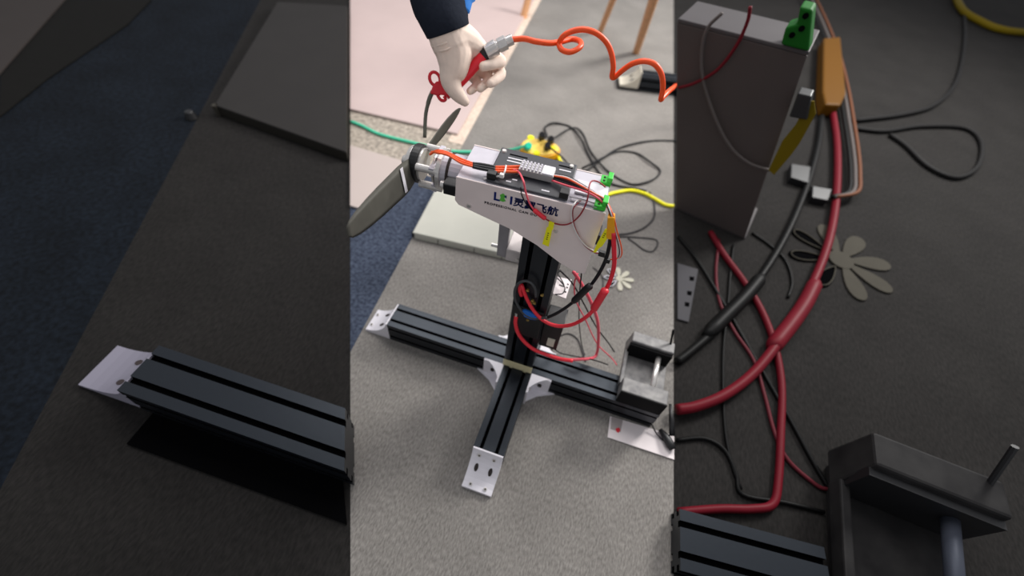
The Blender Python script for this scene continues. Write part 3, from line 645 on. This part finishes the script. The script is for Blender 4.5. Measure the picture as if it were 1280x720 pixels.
flower(773.5, 349.5, 0.054, M_flower, M_pit, 'cream flower-shaped coaster with three white outlined petals on the grey carpet', 0.25, rings=(3, 4, 5))

# wooden stool legs, far beam
st = thing('wooden_stool', 'light wooden stool whose two legs stand on the far carpet', 'stool')
M_wood = mat('pale_wood', (214, 160, 116), 0.6, 0, 0.12, 12, stretch=(8, 8, 1))
l1, l2 = at(750, 40), at(795, 66)
def leg(b, px, py, hgt):
    # foot at b, passing the pixel (px,py) at height hgt
    t = (hgt - CAM.z) / ray((px, py)).z; return CAM + ray((px, py)) * t
L1 = leg(l1, 764, 5, 0.22); L2 = leg(l2, 815, 5, 0.36)
for b, T, rr in ((l1, L1, 0.022), (l2, L2, 0.026)):
    d = (T - b); k = 0.62 / d.z
    obj('leg', cyl(new(), b, b + d * k, rr * .8, rr, 12), M_wood, st, smooth=False)
E1 = l1 + (L1 - l1) * (0.62 / (L1 - l1).z); E2 = l2 + (L2 - l2) * (0.62 / (L2 - l2).z)
mid = (E1 + E2) / 2
obj('seat', cyl(new(), (mid.x, mid.y, 0.62), (mid.x, mid.y, 0.65), max((E1 - E2).length / 2 + 0.04, .16), n=28), M_wood, st, bevel=0.006)
reorigin(st, (mid.x, mid.y, 0))
fb = thing('spare_beam', 'short black beam with a cream end bracket lying far back on the carpet', 'beam')
f0, f1 = at(796, 114), at(850, 121)
fd = (f1 - f0).normalized(); fs = Vector((-fd.y, fd.x, 0))
fc0 = f0 + fs * 0.045
profile_beam('rail', fc0 + ZV * 0.04, fc0 + fd * 0.3 + ZV * 0.04, fs, 0.085, 0.078, fb)
bb_ = foot_bracket(fc0 + ZV * 0.014, -fd, fs, 0.10, 0.085, 0.09, mat('cream_bracket', (222, 214, 196), 0.5), fb, screws=False)
obj('base_or_stand_in_plate', hexa(new(), [fc0 - fd * .11 - fs * .05, fc0 - fs * .05 + fd * .02, fc0 + fs * .05 + fd * .02, fc0 - fd * .11 + fs * .05] + [p + ZV * 0.013 for p in (fc0 - fd * .11 - fs * .05, fc0 - fs * .05 + fd * .02, fc0 + fs * .05 + fd * .02, fc0 - fd * .11 + fs * .05)]), M_blackp, fb, bevel=0.003)
reorigin(fb, fc0)
ws = thing('tan_wooden_peg', 'small tan wooden peg on the floor at the carpet edge', 'peg')
pg = at(654, 22); obj('peg_shaft', cyl(new(), pg, pg + Vector((0.02, 0.05, 0.16)), 0.022, 0.022), M_wood, ws)
obj('peg_foot', cyl(new(), pg, pg + Vector((0, 0, 0.012)), 0.026), M_wood, ws); reorigin(ws, pg)
# ---------------------------------------------------------------- gloved hand, blow gun and hose
HD = 1.12; MPX = 0.00178
def hp(px, py, dd=0.0): return atd(px, py, HD + dd)
M_glove = mat('cream_glove', (244, 222, 206), 0.8, 0, 0.05, 60, 0.25)
M_sleeve = mat('dark_navy_sleeve', (34, 38, 48), 0.9, 0, 0.1, 120, 0.3)
def limb(bm, nodes, n=14, k=5):
    """a tapering limb through (px, py, depth, radius in px), rounded at both ends"""
    P = spline([hp(a, b2, c) for a, b2, c, r_ in nodes], k); R = spline([Vector((r_, 0, 0)) for a, b2, c, r_ in nodes], k)
    R = [q.x * MPX for q in R]
    d0 = (P[0] - P[1]).normalized(); d1 = (P[-1] - P[-2]).normalized()
    P = [P[0] + d0 * R[0] * .85, P[0] + d0 * R[0] * .5] + P + [P[-1] + d1 * R[-1] * .5, P[-1] + d1 * R[-1] * .85]
    R = [R[0] * .4, R[0] * .82] + R + [R[-1] * .82, R[-1] * .4]
    sweep(bm, P, R, n)
person = thing('person', 'arm in dark navy sleeve and cream work glove reaching in to grip an air gun', 'person')
bm = new()
limb(bm, [(546, -90, .10, 27), (549, -20, .05, 26), (553, 15, .02, 25.5), (559, 38, 0, 25), (566, 56, 0, 25)], 20)      # forearm, wrist
limb(bm, [(562, 48, 0.0, 25), (567, 66, -.002, 23), (567, 84, -.006, 19), (564, 100, -.01, 14), (568, 112, -.014, 10.5), (575, 121, -.016, 8.5), (581.5, 127.5, -.016, 6)], 18)  # heel of hand into thumb
limb(bm, [(568, 50, .004, 24), (581, 54, .012, 17), (592, 62, .022, 13), (598, 72, .03, 9)], 16)                            # back of the palm
limb(bm, [(572, 66, .004, 20), (580, 76, .018, 13), (586, 86, .03, 9)], 14)
limb(bm, [(568, 46, .0, 24), (586, 52, .010, 17), (598, 58, .02, 11)], 16)
for f in ([(592, 58, .024, 9), (610, 66, .05, 8), (626, 76, .036, 7.4), (616, 80, .012, 7), (604, 83, .0, 6.2)],
          [(592, 66, .03, 9), (613, 79, .058, 7.6), (626, 91, .042, 7.2), (619, 100, .016, 6.6), (612.5, 104.5, .004, 5.8)],
          [(586, 76, .034, 9), (602, 88, .062, 7.4), (611, 99, .046, 6.6), (604.5, 106.5, .02, 6.0), (600, 110.5, .007, 5.4)],
          [(582, 86, .034, 8), (590, 96, .06, 6.6), (597, 103.5, .046, 6.0), (592, 110.5, .022, 5.5), (587.5, 114, .010, 5.0)]):
    limb(bm, f, 12)
hand = obj('gloved_hand', bm, M_glove, person, smooth=True)
rm = hand.modifiers.new('join', 'REMESH'); rm.mode = 'VOXEL'; rm.voxel_size = 0.0022; rm.use_smooth_shade = True
sm = hand.modifiers.new('smooth', 'SMOOTH'); sm.iterations = 3; sm.factor = 0.5
# folds of the glove at the wrist
for k, (a, b2) in enumerate((((538, 60), (578, 40)), ((541, 66), (581, 49)))):
    tube('glove_fold', [hp(a[0] + 3, a[1] - 1, -.016), hp((a[0] + b2[0]) / 2 - 2, (a[1] + b2[1]) / 2 + 4, -.0425), hp(b2[0], b2[1], -.024)], 0.0024, M_glove, person)
# sleeve, an open tube with a hem
def ring_tube(name, nodes, m, par, n=28, wall=0.004):
    P = spline([hp(a, b2, c) for a, b2, c, r_ in nodes], 6); R = [q.x * MPX for q in spline([Vector((r_, 0, 0)) for a, b2, c, r_ in nodes], 6)]
    P2 = P + P[::-1]; R2 = R + [q - wall for q in R[::-1]]
    rings = []; s = None
    for i, p in enumerate(P):
        d = (P[min(i + 1, len(P) - 1)] - P[max(i - 1, 0)]).normalized()
        s = basis(d)[0] if s is None else (s - d * s.dot(d)).normalized(); t = d.cross(s); rings.append((p, s, t))
    rr = rings + rings[::-1]; bm = new(); V = []
    for (p, s, t), r_ in zip(rr, R2): V.append([bm.verts.new(p + (s * math.cos(2 * PI * q / n) + t * math.sin(2 * PI * q / n)) * r_) for q in range(n)])
    for a, b2 in zip(V, V[1:] + V[:1]):
        for q in range(n): bm.faces.new((a[q], a[(q + 1) % n], b2[(q + 1) % n], b2[q]))
    return obj(name, bm, m, par, smooth=True)
ring_tube('sleeve', [(544, -95, .10, 38), (546, -30, .06, 36.5), (549, 0, .03, 34.5), (553, 16, .012, 31.5), (557, 30, .0, 28.5), (560, 39, .0, 27)], M_sleeve, person)
obj('blue_sleeve_edge', sweep(new(), spline([hp(590, -60, .05), hp(586, -20, .03), hp(580, 6, .01), hp(577, 17, .004)]), [12 * MPX] * 10 + [9 * MPX] * 6 + [6 * MPX] * 3, 12), mat('bright_blue_cloth', (46, 128, 214), 0.8), person, smooth=True)
reorigin(person, hp(546, -90, .1))

gun = thing('air_blow_gun', 'red air blow gun with thin grey nozzle gripped in the gloved hand', 'air gun')
M_gun = mat('gun_red', (232, 34, 52), 0.4, 0, 0.05, 30)
obj('handle', sweep(new(), spline([hp(556, 118, .012), hp(570, 107, .012), hp(588, 88, .008), hp(605, 69, .01)]), [7.4 * MPX] * 4 + [6.8 * MPX] * 15, 14), M_gun, gun, smooth=True)
obj('collar', cyl(new(), hp(604, 70, .012), hp(608.5, 65, .012), 8.2 * MPX, n=18), M_blackp, gun)
for a, b2, r_, nn in (((608, 66), (621, 58.5), 9.5, 18), ((620.5, 59), (623, 57.5), 7.5, 18), ((623, 57.5), (633, 52.5), 8.6, 6), ((633, 52.5), (641, 48.8), 6.4, 18)):
    obj('coupling', cyl(new(), hp(*a, .012), hp(*b2, .012), r_ * MPX, n=nn), M_steel, gun, bevel=0.001)
obj('gun_head', prism(new(), [hp(*q, .006) for q in ((537.5, 117), (541, 107), (546, 101), (553, 104), (563, 124), (558, 121), (553, 118.5), (547, 120))], (hp(550, 110, .03) - hp(550, 110, .006))), M_gun, gun, bevel=0.003)
ringp = [hp(543.5 + 6.5 * math.cos(q * PI / 8) + 1.5 * math.sin(q * PI / 8), 98.5 + 8.5 * math.sin(q * PI / 8), .01) for q in range(17)]
obj('hanging_ring', sweep(new(), ringp, 0.0036, 8), M_gun, gun, smooth=True)
obj('hook', sweep(new(), spline([hp(546, 117, .012), hp(550, 124, .01), hp(554, 126, .01), hp(557, 124, .01), hp(555, 120, .01)]), 0.0036, 8), M_gun, gun, smooth=True)
obj('nozzle', sweep(new(), spline([hp(541, 114, .016), hp(536, 126, .014), hp(532, 145, .01), hp(531, 172, .0)]), [0.005] * 8 + [0.0042] * 11, 10), mat('nozzle_grey', (98, 98, 86), 0.45, 0.3, 0.05, 40), gun, smooth=True)
reorigin(gun, hp(570, 107, .012))
hs = [(640, 49.5, .012), (655, 48.5, .01), (670, 52, .0), (688, 54, .01), (702, 52, .03), (715, 49, .05), (725, 52, .035), (725, 59, .01), (713, 65, -.01), (702, 62, .0), (699, 54, .01), (705, 44.5, 0), (717, 38.5, 0), (731, 37, 0), (746, 42, .01), (758, 53, .02), (764.5, 68, .03), (766.5, 84, .04), (765, 96, .05), (769, 96, .055), (778, 88, .045), (791, 79.5, .03), (806, 76.5, .02), (819, 81, .02), (827, 94, .03), (828.5, 111, .045), (826, 124, .055), (829, 121, .07), (836, 114, .12), (841, 110, .28), (842.5, 108.6, .5), (843.2, 107.6, .8), (844, 107, 1.02), (852, 107, 1.2), (874, 118, 1.4), (900, 150, 1.5)]
tag(tube('coiled_air_hose', [hp(*q) for q in hs], 0.0061, mat('hose_orange', (252, 84, 24), 0.4, 0, 0.05, 20), None, 12), 'bright orange coiled air hose hanging from the blow gun coupling towards the right', 'hose')

# ---------------------------------------------------------------- left side: stand-in pieces with border dimming painted into their colours
wb = thing('wide_beam', 'wide black slotted beam with dimmed white foot bracket on the dimmed carpet, far left', 'beam')
hW = 0.12
A0, A1 = at(190, 428, z=hW), at(155, 492, z=hW); B0, B1 = at(431, 511, z=hW), at(431, 588, z=hW)
ca, cb_ = (A0 + A1) / 2, (B0 + B1) / 2
dv = (cb_ - ca).normalized(); sv = Vector((-dv.y, dv.x, 0)); ww = (abs((A0 - A1).dot(sv)) + abs((B0 - B1).dot(sv))) / 2
skew = (B0 - B1).dot(dv) / ww
rail = profile_beam('rail', ca - ZV * hW / 2, cb_ - ZV * hW / 2, sv, ww, hW, wb)
me = rail.data; n_ = len(me.vertices) // 2
for v in me.vertices[n_:]:
    q = (v.co - cb_).dot(sv); v.co = v.co + dv * q * skew
cb0 = ca.copy(); cb0.z = 0
foot_bracket(cb0, -dv, sv, 0.20, hW * 0.95, ww * 0.96, mat('dimmed_white_bracket', (136, 133, 146), 0.8, spec=0.2), wb, hm=mat('dimmed_hole', (70, 62, 62), 0.8), screws=False)
fp0, fp1 = at(160, 556), at(434, 656)
q0_, q1_ = ca.copy(), cb_.copy()
obj('base_or_stand_in_plate', prism(new(), [(p.x, p.y, 0.001) for p in (fp0, fp1, fp1 + (q1_ - q0_) * 0 + sv * 0.2 - dv * 0.14, fp0 + sv * 0.2)], (0, 0, 0.006)), M_pit, wb)  # added flat black sheet standing in for the beam's dark front face
reorigin(wb, cb0)
gb = thing('dimmed_carton', 'low ivory carton, dimmed in its colour, lying flat at the upper left edge of the navy mat', 'carton')
hB = 0.05
g = [at(268, 131, z=hB), at(433, 190, z=hB), at(434, 2, z=hB), at(347, 2, z=hB)]
g[2] = g[1] + (g[2] - g[1]) * 0.96; 
obj('body', prism(new(), [(p.x, p.y, 0.001) for p in g], (0, 0, hB - 0.008)), mat('carton_side', (40, 38, 34), 0.7, 0, 0.06, 20), gb, bevel=0.004)
obj('lid', prism(new(), [(p.x, p.y, hB - 0.008) for p in g], (0, 0, 0.008)), mat('carton_top', (44, 42, 41), 0.6, 0, 0.04, 8), gb, bevel=0.003)
cc = g[0]; obj('corner_post', cyl(new(), (cc.x, cc.y, 0.001), (cc.x, cc.y, hB), 0.012), mat('carton_edge', (58, 55, 50), 0.6), gb)
reorigin(gb, Vector(((g[0].x + g[1].x) / 2, (g[0].y + g[1].y) / 2, 0)))
kn = tag(obj('small_black_knob', cyl(new(), at(240, 148), at(240, 148) + ZV * 0.035, 0.026, 0.016, 14), M_blackp, bevel=0.004), 'small black knob on the navy mat beside the dimmed carton', 'knob')
tp = slab('dimmed_beige_board', [at(0, 96), at(84, 0), at(40, 0) + Vector((-.6, 1.2, 0)), at(-60, 40)], 0.012, mat('dimmed_beige_board', (58, 53, 51), 0.7, 0, 0.04, 5), 'beige board, dimmed in its colour, lying in the upper left corner')
bs = slab('rubber_strip', [at(2, 97), at(84, 1), at(190, 1), at(160, 32), at(60, 100), at(0, 148)], 0.006, mat('olive_black_rubber', (18, 17, 15), 0.8, 0, 0.1, 20), 'long olive-black rubber strip lying along the dimmed beige board', 'strip')

# ---------------------------------------------------------------- right side: stand-in pieces, coloured dark for the dimmed border
PA, PB = at(845, 262), at(930, 300)
pn = (PB - PA).cross(ZV).normalized()
if pn.dot(CAM - PA) < 0: pn = -pn
def onp(px, py, off=0.0):
    d = ray((px, py)); t = ((PA - CAM).dot(pn) + off) / d.dot(pn); return CAM + d * t
pan = thing('grey_metal_panel', 'big grey sheet-metal panel, dimmed in its colour, standing on the dimmed carpet at right', 'panel')
obj('sheet', prism(new(), [PA, PB, onp(1009, 70), onp(846, 28)], -pn * 0.012), mat('dimmed_panel_grey', (78, 71, 69), 0.5, 0.2, 0.05, 6), pan, bevel=0.003)
pt = mat('panel_top', (78, 75, 76), 0.5, 0.2, 0.05, 6)
obj('top_shelf', prism(new(), [onp(846, 28), onp(1009, 70), onp(1009, 70) - pn * .2, onp(846, 28) - pn * .2], ZV * 0.012), pt, pan, bevel=0.003)
for a, b2 in (((850, 260), (930, 298)),):
    obj('base_foot', prism(new(), [PA, PB, PB - pn * 0.22, PA - pn * 0.22], ZV * 0.012), pt, pan, bevel=0.003)
gt = obj('green_terminal', prism(new(), [onp(976, 56, .02), onp(1011, 65, .02), onp(1016, 12, .02), onp(1000, 8, .02), onp(996, 30, .02), onp(982, 34, .02)], -pn * 0.07), mat('dimmed_green_plastic', (16, 84, 20), 0.5), pan, bevel=0.006)
for a, b2 in ((1002, 36), (990, 44), (1007, 20)):
    obj('terminal_screw', cyl(new(), onp(a, b2, .018), onp(a, b2, .024), 0.008, n=10), M_pit, gt)
def pwire(name, pts, rr, m, off=0.016): return tube(name, [onp(a, b2, off) for a, b2 in pts], rr, m, pan)
pwire('white_lead', ((903, 16), (884, 36), (877, 66), (879, 100), (893, 145), (912, 182), (935, 203), (962, 213)), 0.0052, mat('dimmed_white_wire', (86, 80, 78), 0.6))
pwire('red_lead', ((938, 8), (934, 28), (920, 58), (896, 88), (868, 104), (848, 110)), 0.0052, mat('dimmed_red_wire', (92, 16, 26), 0.5))
M_dy = mat('dimmed_yellow_tape', (104, 88, 8), 0.6); M_da = mat('dimmed_amber_plastic', (88, 56, 3), 0.5)
obj('yellow_tag', prism(new(), [onp(q[0], q[1], .03) for q in ((961, 212), (968, 218), (990, 192), (1000, 178), (1020, 142), (1018, 126), (1010, 126), (995, 155), (978, 176))], pn * 0.004), M_dy, pan)
obj('side_socket', prism(new(), [onp(q[0], q[1]) for q in ((1001, 108), (1018, 112), (1012, 142), (990, 138))], pn * 0.05), M_blackp, pan, bevel=0.004)
reorigin(pan, PA)
M_dr = mat('dimmed_red_hose', (96, 16, 28), 0.5, 0, 0.06, 14); M_dp = mat('dimmed_pink_cable', (86, 30, 38), 0.5, 0, 0.06, 14); M_dk = mat('black_hose', (10, 10, 10), 0.5, 0, 0.06, 14)
def fl_(pts, z): return [at(a, b2, z=z) for a, b2 in pts]
rh = thing('dimmed_red_hose', 'thick dimmed red hose with a swollen joint sweeping over the dimmed carpet', 'hose')
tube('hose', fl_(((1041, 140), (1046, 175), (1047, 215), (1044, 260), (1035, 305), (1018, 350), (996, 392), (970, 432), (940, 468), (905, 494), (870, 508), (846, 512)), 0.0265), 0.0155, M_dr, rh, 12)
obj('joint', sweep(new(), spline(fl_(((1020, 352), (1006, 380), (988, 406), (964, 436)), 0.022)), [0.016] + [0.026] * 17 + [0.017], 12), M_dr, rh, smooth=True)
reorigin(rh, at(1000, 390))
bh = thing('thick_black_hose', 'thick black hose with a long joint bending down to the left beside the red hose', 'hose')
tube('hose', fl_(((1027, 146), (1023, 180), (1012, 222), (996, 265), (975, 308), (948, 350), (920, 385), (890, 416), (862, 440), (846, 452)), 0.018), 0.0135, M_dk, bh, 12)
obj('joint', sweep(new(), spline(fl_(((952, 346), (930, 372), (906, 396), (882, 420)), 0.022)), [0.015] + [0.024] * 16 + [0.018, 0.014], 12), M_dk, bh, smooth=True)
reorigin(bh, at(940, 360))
ys = thing('dimmed_amber_sleeve', 'dimmed amber plastic sleeve around the ends of the red and black hoses', 'sleeve joint')
obj('body', prism(new(), fl_(((1021, 62), (1042, 60), (1047, 132), (1040, 147), (1021, 146), (1018, 130)), 0.006), ZV * 0.075), M_da, ys, bevel=0.01)
reorigin(ys, at(1032, 110))
for pts, rr, m, lab, cat in (
  (((888, 290), (905, 318), (930, 352), (952, 388), (968, 430), (977, 480), (976, 540), (973, 600), (966, 630), (940, 636), (900, 636), (848, 640)), .011, M_dr, 'dimmed red cable running down the carpet and turning sharply left at the bottom', 'cable'),
  (((899, 300), (895, 340), (900, 378), (918, 414), (942, 450), (956, 495), (968, 540), (985, 575), (1020, 606), (1036, 612)), .0055, M_dp, 'thin dimmed pink cable wandering down the dimmed carpet to the dimmed vise', 'cable'),
  (((917, 306), (913, 340), (910, 380), (904, 440), (905, 520), (912, 570), (926, 612)), .005, M_dk, 'thin black cable hanging straight down the dimmed carpet', 'cable'),
  (((848, 296), (872, 326), (905, 380), (945, 450), (985, 520), (1015, 575), (1036, 610)), .006, M_dk, 'thin black cable running diagonally towards the dimmed vise', 'cable'),
  (((846, 550), (880, 548), (905, 562), (920, 592), (928, 618), (980, 628), (1030, 640)), .0055, M_dk, 'thin black cable bowing over the lower dimmed carpet', 'cable'),
  (((1205, 12), (1206, 50), (1196, 100), (1170, 130), (1130, 143), (1066, 151)), .012, mat('grey_black_hose', (24, 23, 23), .6), 'black cable arcing down from the top of the right-hand carpet', 'cable'),
  (((1066, 160), (1105, 164), (1150, 158), (1205, 160), (1226, 178), (1222, 208), (1195, 222), (1160, 208), (1132, 182), (1112, 168)), .011, mat('grey_black_hose', (24, 23, 23), .6), 'black cable with a teardrop loop on the right-hand carpet', 'cable'),
  (((1188, -30), (1200, 8), (1226, 27), (1256, 38), (1300, 42)), .026, M_dy, 'dimmed yellow hose at the upper right corner', 'hose'),
  (((940, 291), (962, 306), (982, 326), (990, 352), (985, 372)), .005, M_dk, 'short thin black cable beside the foot of the grey panel', 'cable')):
    tag(tube('floor_' + cat, [at(a, b2, z=rr * 1.15) for a, b2 in pts], rr, m, None), lab, cat)
rb = thing('ribbon_cable', 'flat black, white and orange ribbon cable in dimmed colours curving down beside the amber sleeve', 'cable')
for k, m in enumerate((M_dk, mat('dimmed_white_wire', (86, 80, 78), 0.6), mat('dimmed_orange_wire', (98, 62, 44), 0.6))):
    o_ = k * 6
    tube('strand', fl_(((1004 + o_, -10), (1022 + o_, 28), (1038 + o_, 70), (1048 + o_, 110), (1055 + o_, 150), (1061 + o_, 190), (1063 + o_, 220), (1060 + o_, 240), (1040 + o_ * .4, 246)), 0.045), 0.0085, m, rb)
for q4 in (((984, 212), (1008, 216), (1005, 236), (983, 229)), ((1010, 240), (1034, 244), (1029, 258), (1009, 254))):
    obj('plug', prism(new(), fl_(q4, 0.001), ZV * 0.035), M_blackp, rb, bevel=0.003)
tube('strand', fl_(((1008, 226), (1016, 236), (1030, 246), (1042, 248)), 0.02), 0.006, M_dk, rb)
reorigin(rb, at(1060, 190))
flower(1050, 326, 0.20, mat('dimmed_cream_felt', (60, 57, 50), 0.8, 0, 0.05, 20), M_pit, 'large dimmed cream flower-shaped mat with three outlined petals beside the red hose', 0.25, 1.3, rings=(3, 4, 5), name='flower_mat', white=False)
nc = slab('marked_white_tile', [at(846, 330), at(872, 338), at(860, 404), at(846, 400)], 0.006, mat('dimmed_white_card', (66, 65, 68), 0.7), 'small white card, dimmed in its colour, with dark marks at the foot of the black hose', 'card')
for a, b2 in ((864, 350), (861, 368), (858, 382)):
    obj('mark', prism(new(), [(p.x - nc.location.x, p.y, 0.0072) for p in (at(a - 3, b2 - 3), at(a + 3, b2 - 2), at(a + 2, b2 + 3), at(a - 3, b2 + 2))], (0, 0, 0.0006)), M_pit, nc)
# second vise and beam
v2 = thing('dimmed_vise', 'large cast-iron vise, dimmed in its colour, standing on the carpet in the lower right corner', 'vise')
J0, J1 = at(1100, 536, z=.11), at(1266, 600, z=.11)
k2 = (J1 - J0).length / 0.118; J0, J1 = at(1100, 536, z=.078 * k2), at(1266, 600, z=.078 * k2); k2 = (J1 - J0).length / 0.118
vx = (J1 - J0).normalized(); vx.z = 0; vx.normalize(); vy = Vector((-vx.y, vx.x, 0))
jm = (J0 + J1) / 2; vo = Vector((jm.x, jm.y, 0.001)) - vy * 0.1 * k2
make_vise(v2, vo, vx, vy, k2, mat('dimmed_iron', (44, 43, 43), 0.6, 0.1, 0, 14, 0.25, col2=(28, 27, 28)), M_blackp, mat('dimmed_rod', (62, 66, 76), 0.5, 0.2))
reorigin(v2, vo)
rb2 = thing('low_black_beam', 'low black slotted beam lying on the carpet left of the dimmed vise', 'beam')
b0, b1_ = at(850, 636, z=.06), at(1030, 684, z=.06)
bd = (b1_ - b0).normalized(); bd.z = 0; bd.normalize(); bsd = Vector((-bd.y, bd.x, 0)); W2 = 0.13
bl_ = (b1_ - b0).length
r2 = profile_beam('rail', b0 - bsd * W2 / 2 - ZV * 0.03, b0 - bsd * W2 / 2 - ZV * 0.03 + bd * bl_, bsd, W2, 0.06, rb2)
me = r2.data; n_ = len(me.vertices) // 2; 
for v in me.vertices[:n_]:
    q = (v.co - b0).dot(bsd); e = Vector((SR[0][0] - SR[1][0], SR[0][1] - SR[1][1], 0)); v.co = v.co + bd * (q * e.dot(bd) / e.dot(bsd))
reorigin(rb2, (b0.x, b0.y, 0))
